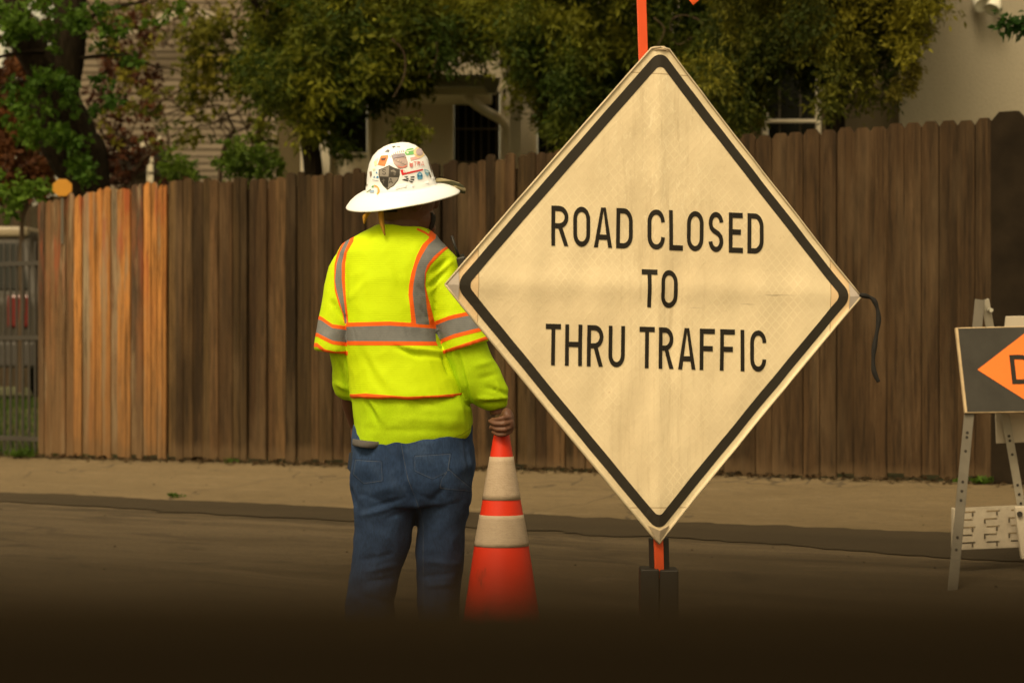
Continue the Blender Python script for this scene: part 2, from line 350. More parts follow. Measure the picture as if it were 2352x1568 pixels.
# back fence beyond the car
rt = empty('wooden_fence', P(20, 800, 31), 'low dark board fence far behind the parked car', 'fence')
mb = MB()
for i in range(34):
    x = -60+i*10; a = P(x, 800, 31); mb.box((a.x, 31, .6), (a.x+.054, 31.02, P(x, 472+random.uniform(-3, 3), 31).z), (.06*random.uniform(.7, 1.2), .042, .025))
mb.build('board_panel', M_wood, rt)

# leaf litter & weeds along fence foot
n = 2600; S = rng.uniform(-1, 12, n); T = np.abs(rng.normal(0, .05, n))+.004
C = np.array([(*world(s, t), zg(s, t)+random.uniform(.0, .022)) for s, t in zip(S, T)]); k = noise
D = rnd(n); D[:, 2] *= .25; N_ = rnd(n, .3)+np.array([0, 0, 1])
c = np.array([.075, .05, .026])*rng.uniform(.3, 1.8, (n, 1))
o = leafmesh('leaf_litter', C, D, N_, rng.uniform(.015, .05, n), rng.uniform(.01, .03, n), c, M_leaf, kind='stuff'); tag(o, 'dry leaves and debris along the foot of the fences', 'leaves')
def weed(px, py, t, n, h, label):
    Y = 12; k = (px-1176)/F; Y = (FA.dot(FN)+t)/(k*FN.x+FN.y); X = k*Y; s, _ = st(X, Y); z = zg(s, t)
    D = np.column_stack([rng.normal(0, .7, n), rng.normal(0, .7, n), rng.uniform(.2, 1, n)]); C = np.array([X, Y, z])+rnd(n, h*.4)*np.array([1.5, 1, .3])+np.array([0, 0, .01]); C[:, 2] = np.maximum(C[:, 2], z)
    c = np.array([.07, .13, .015])*rng.uniform(.6, 1.4, (n, 1)); o = leafmesh('weed', C-np.array([X, Y, z]), D, rnd(n), rng.uniform(.4, 1, n)*h, .018, c, M_leaf); o.location = (X, Y, z); tag(o, label, 'weed')
weed(400, 1140, 1.2, 40, .035, 'small green weed at the sidewalk edge left of the worker')
weed(2262, 1108, .05, 120, .045, 'low green weed at the foot of the brown fence by the barricade')
weed(2205, 1110, .06, 30, .03, 'small weed sprig at the fence foot left of the barricade legs')
weed(60, 1038, .02, 160, .09, 'grass tuft under the end of the black iron fence')
weed(530, 1062, .02, 34, .04, 'mossy green tuft against the weathered fence left of the worker')

# ------------------------------------------------------------------ houses
def stucco(name, col, sc=70):
    t = NT(name); v = t.noise(sc, t.coord(), 5); w_ = t.noise(.9, t.coord((1, 1, .6)), 6)
    c = t.mix(t.ramp(w_, [(.3, 0), (.75, .5)]), col, tuple(k*.72 for k in col)); c = t.mix(t.ramp(v, [(.3, .25), (.5, 0)]), c, tuple(k*.4 for k in col)); t.bump(v, .5, .006)
    return t.out(c, .92, .15)
M_st1 = stucco('stucco_tan', (.74, .66, .50)); M_st2 = stucco('stucco_light', (.31, .275, .205)); M_st3 = stucco('stucco_brown_and_shade', (.10, .078, .040))  # brown also paints tree shade into the pale house's side wall
M_trim = simple('trim_cream', (.80, .73, .57), .6, .3, var=.15, scale=3)
g = NT('window_glass'); M_glass = g.out((.012, .013, .010), .5, .06)
g = NT('roof_shingle'); bt = g.n('ShaderNodeTexBrick'); g.l(g.coord((1, 1, 1)), bt.inputs['Vector']); bt.inputs['Scale'].default_value = 5
bt.inputs['Color1'].default_value = (.21, .11, .06, 1); bt.inputs['Color2'].default_value = (.30, .17, .10, 1); bt.inputs['Mortar'].default_value = (.04, .03, .02, 1); M_roof = g.out(bt.outputs[0], .9)
def pbox(mb, x0, y0, x1, y1, Y, th, col=None):   # a slab seen at picture box x0,y0..x1,y1 at depth Y, thickness th going back
    a = P(x0, y1, Y); b = P(x1, y0, Y); mb.box((a.x, Y, a.z), (b.x, Y+th, b.z), col)
HY = 19.0
h = empty('house', (P(1300, 0, HY).x, HY, .8), 'tan stucco house with barred door, downspout and cream window trim behind the trees', 'house')
mb = MB()
for x0, y0, x1, y1 in ((757, 362, 846, 900), (846, -200, 1040, 900), (1150, -200, 1232, 900), (757, -200, 846, 235), (1040, -200, 1150, 210), (1040, 470, 1150, 900), (1232, -200, 1300, 130), (1232, 420, 1300, 900), (1300, -200, 1560, 900)):
    pbox(mb, x0, y0, x1, y1, HY, .2)
mb.build('wall', M_st1, h)
mb = MB()
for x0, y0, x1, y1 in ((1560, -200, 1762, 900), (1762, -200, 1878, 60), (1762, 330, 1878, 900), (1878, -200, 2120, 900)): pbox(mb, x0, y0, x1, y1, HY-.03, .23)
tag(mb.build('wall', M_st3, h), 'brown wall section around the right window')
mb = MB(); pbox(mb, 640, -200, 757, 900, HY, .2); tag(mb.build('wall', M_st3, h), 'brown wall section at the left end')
def window(x0, y0, x1, y1, Y, rail, muns, tw, bars=0, name='window', fr=M_trim):
    mb = MB(); pbox(mb, x0+1, y0+1, x1-1, y1-1, Y+.1, .02); wn = mb.build(name, M_glass, h)
    mb = MB(); pbox(mb, x0-tw, y0-tw, x0, y1+tw, Y-.05, .1); pbox(mb, x1, y0-tw, x1+tw*.8, y1+tw, Y-.05, .1); pbox(mb, x0, y0-tw, x1, y0, Y-.05, .1); pbox(mb, x0, y1, x1, y1+tw*.8, Y-.06, .11)
    if rail: pbox(mb, x0, rail, x1, rail+tw*.6, Y-.03, .06)
    mb.build('frame', fr, wn, bevel=.004)
    if muns or bars:
        mb = MB()
        for m in muns: pbox(mb, m, y0, m+2, y1, Y+.02, .02)
        for i in range(bars): x = x0+(x1-x0)*(i+.5)/bars; pbox(mb, x, y0, x+2.2, y1, Y-.02, .02)
        if bars:
            for yy in (y0+.32*(y1-y0), y0+.62*(y1-y0)): pbox(mb, x0, yy, x1, yy+4, Y-.035, .012)
        mb.build('bars', simple('bar_mat', (.13, .11, .075), .6), wn)
window(760, 238, 843, 470, HY, 350, (), 11)
window(1042, 212, 1148, 468, HY, 0, (), 7, bars=6)
window(1234, 132, 1298, 418, HY, 0, (1255, 1277), 4, name='window')
window(1764, 60, 1876, 328, HY-.03, 274, (1790, 1838), 12)
mb = MB(); pbox(mb, 1171, 205, 1196, 900, HY-.4, .12); mb.build('column', M_trim, h)
mb = MB(); pbox(mb, 690, 300, 706, 900, HY-.4, .12); pbox(mb, 735, 225, 757, 900, HY-.12, .06); mb.build('column', M_trim, h)
mb = MB(); a = P(960, 218, HY-.8); b = P(1128, 190, HY-.8); mb.box((a.x-.8, HY-.8, a.z), (b.x, HY-.02, b.z)); mb.build('soffit', M_trim, h)
mb = MB(); a = P(716, 200, HY-.9); b = P(1130, 172, HY-.9); mb.box((a.x, HY-.92, a.z), (b.x, HY-.802, b.z))
mb.prism([P(1098, 182, HY-.95), P(1150, 178, HY-.95), P(1140, 214, HY-.95), P(1122, 214, HY-.95)], (0, .12, 0)); mb.build('gutter', simple('gutter_white', (.55, .52, .44), .5), h)
mb = MB(); mb.tube([P(x, y, Y) for x, y, Y in ((1075, 215, HY-.75), (1082, 232, HY-.7), (1110, 252, HY-.5), (1150, 274, HY-.2), (1164, 292, HY-.12), (1166, 330, HY-.1), (1166, 800, HY-.1))], .038, 8)
mb.build('downspout', simple('downspout_cream', (.78, .71, .56), .5), h, smooth=True)
mb = MB(); e0 = P(705, 168, HY-1); e1 = P(2120, 168, HY-1); mb.prism([Vector((e0.x, HY-1, e0.z)), Vector((e1.x-4, HY-1, e0.z)), Vector((e1.x-4, HY+3, e0.z+1.9)), Vector((e0.x, HY+3, e0.z+1.9))], (0, 0, .06)); mb.build('roof', M_roof, h)
# right light house
RY = 15.2
h2 = empty('house', (P(2400, 0, RY).x, RY, .5), 'pale smooth stucco house wall at the upper right with floodlights', 'house')
mb = MB(); pbox(mb, 2066, -900, 3300, 1000, RY, 2.6); mb.build('wall', M_st2, h2)
mb = MB(); a = P(2066, 1000, RY); mb.box((a.x-.012, RY+.01, a.z), (a.x-.001, RY+2.6, a.z+5.2)); tag(mb.build('side_wall', M_st3, h2), 'side wall with tree shade painted as dark brown')
mb = MB(); pbox(mb, 2040, -930, 3330, -880, RY-.4, 3.2); mb.build('roof', M_roof, h2)
M_lamp = simple('lamp_white', (.75, .72, .62), .4, var=.1)
fl = empty('floodlight', P(2268, -8, RY-.05), 'white twin-head floodlight on the pale stucco wall', 'lamp')
mb = MB(); mb.lathe([(0, -.012), (.05, -.012), (.05, .012), (0, .012)], (0, 0, 0), 20)
o = mb.build('base', M_lamp, fl); o.matrix_parent_inverse = Matrix(); o.rotation_euler = (R(90), 0, 0); o.location = (0, .03, .02)
for (x, y, rx, ry) in ((2248, 2, 35, -25), (2284, 10, 20, 28)):
    mb = MB(); mb.lathe([(0, .09), (.022, .085), (.03, .05), (.045, .0), (.055, -.05), (.05, -.055), (.03, -.03), (0, -.03)], (0, 0, 0), 24)
    o = mb.build('lamp_head', M_lamp, fl, smooth=True); o.matrix_parent_inverse = Matrix(); o.location = P(x, y, RY-.12)-fl.location; o.rotation_euler = (R(-rx-10), R(ry), 0)
    mb = MB(); mb.tube([P(2268, -6, RY-.02)-fl.location, P(x, y-10, RY-.1)-fl.location], .012, 6); o = mb.build('arm', M_lamp, fl); o.matrix_parent_inverse = Matrix()
# left house, lap siding
LY = 26.0
g = NT('lap_siding'); tc = g.n('ShaderNodeTexCoord'); sp = g.n('ShaderNodeSeparateXYZ'); g.l(tc.outputs['Object'], sp.inputs[0])
nz_ = g.noise(2, g.coord((.3, .3, 8)), 6)
M_sid = None
cc = g.mix(g.ramp(nz_, [(.3, 0), (.7, 1)]), (.125, .10, .070), (.19, .155, .115)); g.bump(nz_, .3, .01); M_sid = g.out(cc, .9, .15)
h3 = empty('house', (P(400, 0, LY).x, LY, .8), 'grey-brown house with narrow horizontal siding behind the bare twigs at the left', 'house')
mb = MB(); z = .7; xa = P(165, 0, LY).x; xb = P(706, 0, LY).x
while z < 6.5:
    mb.prism([Vector((xa, LY, z)), Vector((xa, LY-.022, z)), Vector((xa, LY-.004, z+.075)), Vector((xa, LY, z+.075))], (xb-xa, 0, 0)); z += .075
mb.box((xa, LY, .7), (xb, LY+4, 6.5)); mb.build('wall', M_sid, h3)
mb = MB(); mb.prism([P(228, 392, LY-1.2), P(345, 392, LY-1.2), P(345, 322, LY-1.2), P(300, 318, LY-1.2), P(228, 352, LY-1.2)], (0, 1.1, 0), (.05, .04, .03)); mb.build('porch', simple('porch_dark', (.04, .032, .024), .8), h3)
mb = MB(); mb.bar(P(228, 368, LY-1.3), P(372, 318, LY-1.3), .08, .05); mb.bar(P(345, 330, LY-1.25), P(345, 420, LY-1.25), .06, .05); mb.build('porch_trim', simple('cream_paint', (.5, .45, .34), .6), h3)
mb = MB(); mb.bar(P(215, 98, LY-.3), P(440, 22, LY-.3), .09, .1); mb.bar(P(440, 22, LY-.3), P(620, 96, LY-.3), .07, .1); mb.build('bargeboard', simple('bargeboard_cream', (.34, .30, .23), .6), h3)

# ------------------------------------------------------------------ parked car beyond the iron fence
CY = 24.0
car = empty('parked_car', (P(-30, 0, CY).x, CY, .84), 'dark sport utility car with a pale roof, seen from behind through the black iron fence', 'car')
cx = P(-122, 0, CY).x; W2 = .92
M_paint = simple('car_paint_dark', (.035, .030, .022), .5, .2, var=.1, scale=2); M_tyre = simple('tyre', (.02, .02, .02), .9)
prof = [(.0, .45), (-.04, .62), (-.02, 1.0), (.05, 1.08), (.28, 1.62), (.45, 1.72), (2.4, 1.74), (3.1, 1.12), (4.4, 1.0), (4.6, .7), (4.55, .4)]
mb = MB(); rows = []
for sx_, ins in ((-1, 0), (-.94, .0), (.94, .0), (1, 0)):
    pass
for k, (u, z) in enumerate(prof): rows.append([(cx+sg*(W2-(.16 if z > 1.3 else 0)), CY+u, .82+z) for sg in (-1, 1)])
vv = [p for r in rows for p in r]; n = len(prof)
mb.add(vv, [(2*i, 2*i+1, 2*i+3, 2*i+2) for i in range(n-1)]+[(2*n-2, 2*n-1, 1, 0)]+[tuple(2*i for i in range(n)), tuple(2*i+1 for i in range(n-1, -1, -1))])
body = mb.build('body', M_paint, car, bevel=.04)
mb = MB(); mb.prism([Vector((cx-.80, CY+.055, 1.94)), Vector((cx+.80, CY+.055, 1.94)), Vector((cx+.66, CY+.262, 2.40)), Vector((cx-.66, CY+.262, 2.40))], (0, -.012, .004)); mb.build('rear_window', M_glass, car)
for sg in (-1, 1):
    mb = MB(); mb.box((cx+sg*.72-.11, CY-.06, 1.56), (cx+sg*.72+.11, CY+.02, 1.88)); mb.build('tail_light', simple('tail_red', (.11, .006, .006), .2, .5), car, bevel=.02)
    mb = MB(); mb.prism([Vector((cx+sg*.93, CY+.5, 1.98)), Vector((cx+sg*.93, CY+2.6, 1.98)), Vector((cx+sg*.78, CY+2.3, 2.42)), Vector((cx+sg*.78, CY+.6, 2.42))], (sg*.01, 0, 0)); mb.build('side_window', M_glass, car)
    for yy in (.85, 3.7):
        mb = MB(); mb.tube([(cx+sg*.93, CY+yy, 1.18), (cx+sg*.70, CY+yy, 1.18)], .34, 24); wh = mb.build('wheel', M_tyre, car, bevel=.02)
        mb = MB(); mb.tube([(cx+sg*.94, CY+yy, 1.18), (cx+sg*.9, CY+yy, 1.18)], .19, 16); mb.build('rim', simple('rim', (.4, .4, .4), .3, metal=.8), wh)
mb = MB(); mb.box((cx-.9, CY-.14, 1.16), (cx+.9, CY, 1.42)); mb.build('bumper', simple('bumper_dark', (.05, .045, .04), .6), car, bevel=.03)
mb = MB(); mb.box((cx-.22, CY-.075, 1.55), (cx+.22, CY-.045, 1.68)); mb.build('licence_plate', simple('plate', (.5, .48, .4), .5), car)
mb = MB(); mb.box((cx-.74, CY+.28, 2.47), (cx+.74, CY+2.4, 2.575)); mb.build('roof', simple('car_roof_cream', (.26, .215, .14), .4, .4), car, bevel=.03)
bpy.context.view_layer.update(); car.location.z -= .24

# ------------------------------------------------------------------ trees
g = NT('bark'); b1 = g.noise(5, g.coord((9, 9, 1.3)), 9, .75, .6); g.bump(b1, .9, .03); M_bark = g.out(g.ramp(b1, [(.35, (.006, .004, .002)), (.6, (.030, .022, .012)), (.8, (.07, .055, .03))]), .95, .1)
M_twig = simple('twig_bark', (.085, .060, .038), .9, .1)
def limb(mb, pts, r0, r1, wob=.02, n=9):
    pts = [Vector(p) for p in pts]; out = []; m = len(pts)-1
    for k in range(n*m+1):
        u = k/n; i = min(int(u), m-1); f = u-i
        p0, p1, p2, p3 = pts[max(i-1, 0)], pts[i], pts[i+1], pts[min(i+2, m)]
        q = .5*((2*p1)+(p2-p0)*f+(2*p0-5*p1+4*p2-p3)*f*f+(3*p1-p0-3*p2+p3)*f**3)
        out.append(q+Vector([wob*noise.noise(q*3+Vector((j*7, 0, 0))) for j in range(3)]))
    N = len(out); mb.tube(out, [r0+(r1-r0)*k/(N-1) for k in range(N)], 8 if r0 > .03 else 5); return out
def sprays(C, per, L, W, droop, spread, c0, c1, name, parent, label=None, seed=0, tones=None):
    n = len(C); Dm = np.column_stack([rng.normal(0, .6, n), rng.normal(0, .5, n), -np.abs(rng.normal(droop, .4, n))]); Dm /= np.linalg.norm(Dm, axis=1)[:, None]
    u = rng.random((n, per, 1)); base = C[:, None, :]+Dm[:, None, :]*u*spread+rng.normal(0, spread*.16, (n, per, 3))
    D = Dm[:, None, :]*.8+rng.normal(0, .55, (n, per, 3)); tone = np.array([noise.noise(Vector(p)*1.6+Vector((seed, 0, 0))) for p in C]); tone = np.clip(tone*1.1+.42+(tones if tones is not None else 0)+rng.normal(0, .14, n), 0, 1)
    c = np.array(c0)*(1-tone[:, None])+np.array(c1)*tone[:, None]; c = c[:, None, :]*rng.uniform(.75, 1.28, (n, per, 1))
    N = rng.normal(0, 1, (n*per, 3))
    return leafmesh(name, base.reshape(-1, 3), D.reshape(-1, 3), N, rng.uniform(.6, 1.3, n*per)*L, rng.uniform(.6, 1.3, n*per)*W, c.reshape(-1, 3), M_leaf, parent)
def canopy(x0, x1, bpts, Y0, Y1, n, thr=-.05, top=-480, fr=1.4, sd=0.0, per=46, inner=.45):
    """hanging clumps of sprays plus a looser inner mass; returns points and a tone offset for each"""
    out = []; tn = []; k = int(n*(1-inner)/per)
    while k > 0:
        x = random.uniform(x0, x1); Y = random.uniform(Y0, Y0+(Y1-Y0)*.7); b = interp(bpts, x); y = b-30-abs(b-30-top)*random.random()**1.5; p = P(x, y, Y)
        if noise.noise(p*fr+Vector((sd, 0, 0))) < thr-.12: continue
        k -= 1; t0 = random.gauss(0, .22); sx_ = random.uniform(.06, .13); sz_ = random.uniform(.10, .24); lean = random.gauss(0, .25)
        for _ in range(per):
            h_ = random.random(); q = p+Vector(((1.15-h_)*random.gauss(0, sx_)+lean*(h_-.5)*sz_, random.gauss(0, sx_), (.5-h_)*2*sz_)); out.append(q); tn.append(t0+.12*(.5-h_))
    k = int(n*inner); m = 0
    while m < k:
        x = random.uniform(x0+10, x1-10); Y = random.uniform(Y0+(Y1-Y0)*.45, Y1); b = interp(bpts, x)-45; y = b-abs(b-top)*random.random()**1.2; p = P(x, y, Y)
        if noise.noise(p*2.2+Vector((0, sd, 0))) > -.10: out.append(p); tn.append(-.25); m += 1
    CT[0] = np.array(tn); return np.array(out)
CT = [None]
jun0, jun1 = (.030, .054, .004), (.195, .200, .013)
# middle-left juniper
t1 = empty('juniper_tree', (P(716, 0, 17.5).x, 17.5, .7), 'dense dark green juniper with hanging sprays above the worker, its trunk left of the window', 'tree')
mb = MB(); limb(mb, [P(722, 900, 17.5), P(716, 400, 17.5), P(722, 260, 17.5), P(800, 60, 17.6), P(900, -200, 17.6)], .075, .05); limb(mb, [P(722, 260, 17.5), P(640, 120, 17.4), P(560, -50, 17.2)], .045, .02)
limb(mb, [P(800, 60, 17.6), P(1000, 40, 17.2), P(1180, 20, 17)], .045, .015); limb(mb, [P(800, 60, 17.6), P(950, -60, 17), P(1150, -100, 17)], .04, .015); mb.build('trunk', M_bark, t1, True)
mb = MB()
for pts in (((900, 90), (925, 120), (928, 170), (905, 225)), ((1000, 90), (1003, 130), (985, 180))): mb = MB(); limb(mb, [P(x, y, 16.35) for x, y in pts], .009, .003); mb.build('branch', M_twig, t1, True)
b1_ = [(470, 100), (520, 150), (560, 190), (600, 220), (660, 255), (705, 262), (745, 262), (785, 275), (830, 235), (850, 205), (900, 215), (950, 225), (970, 150), (1000, 115), (1060, 95), (1120, 85), (1190, 95), (1240, 250), (1300, 330)]
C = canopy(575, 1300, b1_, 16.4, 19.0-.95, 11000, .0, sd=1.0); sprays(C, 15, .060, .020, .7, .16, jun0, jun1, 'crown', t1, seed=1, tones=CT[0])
# centre juniper behind the sign top
t2 = empty('juniper_tree', (P(1420, 0, 17).x, 17, .7), 'very dark juniper directly behind the top of the diamond sign', 'tree')
mb = MB(); limb(mb, [P(1400, 900, 17.2), P(1390, 300, 17.2), P(1420, 50, 17.2), P(1450, -200, 17)], .09, .05); limb(mb, [P(1400, 200, 17.2), P(1300, 60, 17), P(1250, -60, 17)], .04, .015); mb.build('trunk', M_bark, t2, True)
mb = MB(); limb(mb, [P(x, y, 15.9) for x, y in ((1620, 60), (1598, 42), (1565, 35), (1540, 50), (1545, 85), (1560, 102), (1590, 85))], .007, .003, .005); mb.build('branch', M_twig, t2, True)
mb = MB(); limb(mb, [P(x, y, 15.6) for x, y in ((1500, 40), (1525, 70), (1500, 120))], .005, .003); mb.build('branch', M_twig, t2, True)
b2_ = [(x, y-25) for x, y in [(1180, 150), (1215, 200), (1250, 300), (1290, 350), (1400, 360), (1560, 340), (1640, 330), (1700, 280), (1740, 260)]]
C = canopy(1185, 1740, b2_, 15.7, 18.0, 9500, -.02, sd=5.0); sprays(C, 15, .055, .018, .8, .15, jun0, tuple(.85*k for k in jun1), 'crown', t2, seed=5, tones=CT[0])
# right juniper
t3 = empty('juniper_tree', (P(1900, 0, 15).x, 14.6, .6), 'yellow-green juniper with drooping sprays against the pale stucco wall', 'tree')
mb = MB(); limb(mb, [P(1900, 900, 14.6), P(1920, 300, 14.6), P(1880, 50, 14.6), P(1860, -250, 14.6)], .07, .04); limb(mb, [P(1890, 100, 14.6), P(1980, 20, 14.4), P(2080, 10, 14.3)], .03, .01); mb.build('trunk', M_bark, t3, True)
b3_ = [(x, y-30) for x, y in [(1620, 200), (1660, 300), (1720, 300), (1760, 170), (1840, 160), (1890, 250), (1960, 255), (2020, 235), (2060, 190), (2095, 110), (2125, 80), (2140, 40)]]
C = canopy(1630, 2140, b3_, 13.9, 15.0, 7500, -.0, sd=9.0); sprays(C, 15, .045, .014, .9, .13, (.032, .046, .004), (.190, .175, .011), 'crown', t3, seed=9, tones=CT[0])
# sprigs sticking out
pts = []
for (x, y, r_, k) in ((2108, 60, 14, 22), (2100, 95, 10, 12), (2098, 150, 14, 20), (2075, 185, 14, 20), (2060, 205, 10, 12), (2085, 20, 18, 24), (930, 290, 18, 30), (955, 295, 10, 14), (790, 330, 20, 30)):
    for _ in range(k): pts.append(P(x+random.gauss(0, r_*.6), y+random.gauss(0, r_*.6), 14.2 if x > 1500 else 16.6))
# put sprigs on the right juniper / middle juniper crowns
pr = np.array([p for p in pts if p.y < 15]); sprays(pr, 12, .04, .013, .6, .07, (.05, .055, .01), (.15, .13, .015), 'sprig', t3, seed=3)
pl = np.array([p for p in pts if p.y > 15]); sprays(pl, 12, .05, .017, .6, .10, jun0, jun1, 'sprig', t1, seed=3)
# sprig at right edge
sb = empty('leafy_branch', P(2330, 50, 12.5), 'small dark green leafy branch end against the pale wall at the right edge', 'branch')
mb = MB(); limb(mb, [P(2292, 42, 12.5), P(2330, 50, 12.5), P(2380, 60, 12.5), P(2480, 40, 12.8), P(2700, 60, 14)], .004, .012, .004); mb.build('twig', M_bark, sb, True)
C = np.array([P(x+random.gauss(0, 5), 50+(x-2330)*.15+random.gauss(0, 8), 12.5) for x in [random.uniform(2294, 2480) for _ in range(120)]]); sprays(C, 4, .05, .024, .4, .05, (.02, .06, .008), (.035, .08, .012), 'leaves', sb)
# left tree with broad lobed leaf clusters
t4 = empty('oak_tree', (P(190, 0, 16.6).x, 17.2, .7), 'oak tree with thick near-black forked trunk and bright green leaf clusters at the left', 'tree'); TY = 17.4
mb = MB()
limb(mb, [P(205, 900, TY), P(200, 420, TY), P(176, 330, TY), P(140, 215, TY), P(150, 90, TY), P(160, -60, TY), P(150, -300, TY)], .18, .10, .05)
limb(mb, [P(190, 420, TY), P(130, 330, TY-.05), P(115, 230, TY), P(100, 150, TY)], .12, .13, .03)
limb(mb, [P(120, 200, TY), P(70, 110, TY-.1), P(30, 40, TY-.1), P(-10, -60, TY-.1)], .13, .09, .03)
limb(mb, [P(178, 135, TY), P(230, 128, TY-.2), P(290, 130, TY-.3), P(350, 150, TY-.4), P(412, 162, TY-.4)], .016, .005, .01)
limb(mb, [P(180, 60, TY), P(250, 20, TY-.2), P(330, 5, TY-.3), P(420, -30, TY-.4)], .02, .006, .02)
limb(mb, [P(100, 120, TY-.2), P(40, 125, TY-.4), P(-20, 140, TY-.5)], .02, .01, .02); limb(mb, [P(110, 200, TY-.2), P(40, 190, TY-.4), P(-20, 220, TY-.5)], .018, .006, .02)
mb.build('trunk', M_bark, t4, True)
def lobes(cl, Y, per, L, W, c0, c1, name, parent, sd=0):
    pts = []
    for (x, y, r_, k) in cl:
        for _ in range(int(k*.55)): pts.append(P(x+random.gauss(0, r_*.5), y+random.gauss(0, r_*.45), Y+random.gauss(0, .12)))
    C = np.array(pts); return sprays(C, per, L, W, .15, .06, c0, c1, name, parent, seed=sd)
cl = [(40, 45, 40, 60), (75, 60, 25, 30), (15, 80, 25, 25), (115, 60, 22, 20), (190, 45, 22, 26), (170, 55, 18, 14), (155, 20, 14, 10), (200, 20, 18, 16), (140, 105, 12, 10), (120, 165, 26, 30), (155, 195, 28, 40), (85, 185, 25, 24), (165, 225, 18, 20),
      (110, 240, 18, 16), (60, 215, 20, 16), (30, 240, 26, 26), (15, 190, 14, 12), (60, 290, 30, 36), (90, 310, 26, 24), (40, 260, 22, 20), (140, 300, 24, 30), (175, 330, 22, 30), (180, 375, 22, 34), (200, 400, 16, 22), (150, 290, 20, 18), (215, 245, 12, 10), (255, 225, 24, 20), (235, 180, 18, 12),
      (60, 430, 34, 44), (30, 450, 24, 24), (90, 425, 20, 18), (10, 430, 20, 18), (10, 490, 16, 14), (260, 90, 28, 16), (245, 60, 22, 12), (290, 60, 24, 10), (240, 10, 30, 16), (100, 0, 40, 24), (10, 10, 26, 20), (285, 130, 14, 6), (315, 130, 18, 8), (400, 20, 30, 14), (345, 45, 20, 6)]
lobes(cl, TY-.45, 7, .055, .036, (.032, .078, .005), (.075, .14, .009), 'crown', t4, 4)
# small loose tree with thin twigs in front of the siding
t5 = empty('young_tree', (P(560, 0, 20).x, 20, .8), 'sparse young tree with thin bare twigs and yellow-green leaves in front of the siding', 'tree'); SY = 20.5
mb = MB(); random.seed(21)
limb(mb, [P(590, 900, SY), P(595, 420, SY), P(600, 300, SY), P(640, 200, SY), P(620, 40, SY), P(640, -200, SY)], .035, .012, .05)
for _ in range(80):
    x, y = random.uniform(230, 680), random.uniform(-40, 400); a = random.uniform(-1.2, 1.2)+math.pi/2; l = random.uniform(60, 190); q = [P(x, y, SY+random.uniform(-1, 1))]
    for k in range(3): a += random.gauss(0, .35); x += l/3*math.cos(a); y -= l/3*math.sin(a); q.append(P(x, y, SY))
    limb(mb, q, random.uniform(.006, .014), .003, .03, 5)
limb(mb, [P(215, 255, SY), P(265, 225, SY), P(330, 215, SY), P(365, 235, SY), P(420, 200, SY), P(450, 160, SY)], .014, .010, .01)
limb(mb, [P(372, 250, SY), P(382, 300, SY), P(390, 400, SY), P(390, 600, SY)], .010, .014, .01); limb(mb, [P(540, 300, SY), P(520, 330, SY), P(505, 420, SY)], .02, .02, .02)
mb.build('trunk', M_twig, t5, True)
cl = [(random.uniform(420, 700), random.uniform(0, 230), 30, 26) for _ in range(44)]+[(random.uniform(230, 520), random.uniform(-20, 330), 24, 9) for _ in range(46)]+[(random.uniform(560, 700), random.uniform(120, 330), 30, 14) for _ in range(16)]
lobes(cl, SY-.6, 6, .06, .035, (.045, .07, .006), (.17, .15, .014), 'crown', t5, 6)
sh = empty('shrub', (P(570, 0, 17).x, 17.6, .7), 'bright yellow-green shrub above the fence left of the tan house', 'shrub')
lobes([(560, 345, 40, 90), (600, 355, 30, 50), (530, 365, 30, 50), (610, 385, 40, 50), (560, 395, 40, 50), (645, 370, 20, 18)], 17.4, 8, .05, .03, (.06, .105, .01), (.13, .19, .015), 'foliage', sh, 7)
mb = MB(); limb(mb, [P(570, 900, 17.5), P(575, 500, 17.5), P(570, 360, 17.5)], .02, .01); mb.build('stem', M_twig, sh)
sh = empty('shrub', (P(415, 0, 17).x, 18.2, .7), 'small green shrub tip above the fence right of the oak trunk', 'shrub')
lobes([(415, 370, 26, 50), (395, 385, 20, 30), (435, 390, 20, 30), (390, 345, 10, 6)], 18, 8, .05, .03, (.05, .095, .01), (.10, .16, .015), 'foliage', sh, 8)
mb = MB(); limb(mb, [P(415, 900, 18), P(415, 500, 18), P(415, 380, 18)], .02, .01); mb.build('stem', M_twig, sh)
sh = empty('shrub', (P(40, 0, 20).x, 20.2, .8), 'reddish brown dry-leaved shrub behind the left tree trunk', 'shrub')
cl = [(random.uniform(-20, 110), random.uniform(140, 440), 36, 26) for _ in range(44)]
lobes(cl, 19.6, 8, .06, .04, (.045, .016, .006), (.16, .06, .018), 'foliage', sh, 11)
mb = MB(); limb(mb, [P(50, 900, 19.8), P(50, 500, 19.8), P(40, 200, 19.8)], .03, .012); limb(mb, [P(50, 500, 19.8), P(110, 320, 19.8), P(90, 150, 19.8)], .02, .008); mb.build('stem', M_twig, sh)
sh = empty('shrub', (P(290, 0, 22).x, 22.2, .8), 'dark red-brown dry shrub between the left tree trunk and the siding', 'shrub')
cl = [(random.uniform(225, 350), random.uniform(20, 420), 28, 18) for _ in range(52)]+[(random.uniform(330, 430), random.uniform(395, 425), 12, 10) for _ in range(8)]
lobes(cl, 21.6, 8, .05, .035, (.035, .012, .005), (.12, .04, .014), 'foliage', sh, 12)
mb = MB(); limb(mb, [P(290, 900, 21.8), P(290, 500, 21.8), P(275, 220, 21.8)], .025, .01); limb(mb, [P(290, 500, 21.8), P(320, 330, 21.8)], .015, .008); mb.build('stem', M_twig, sh)

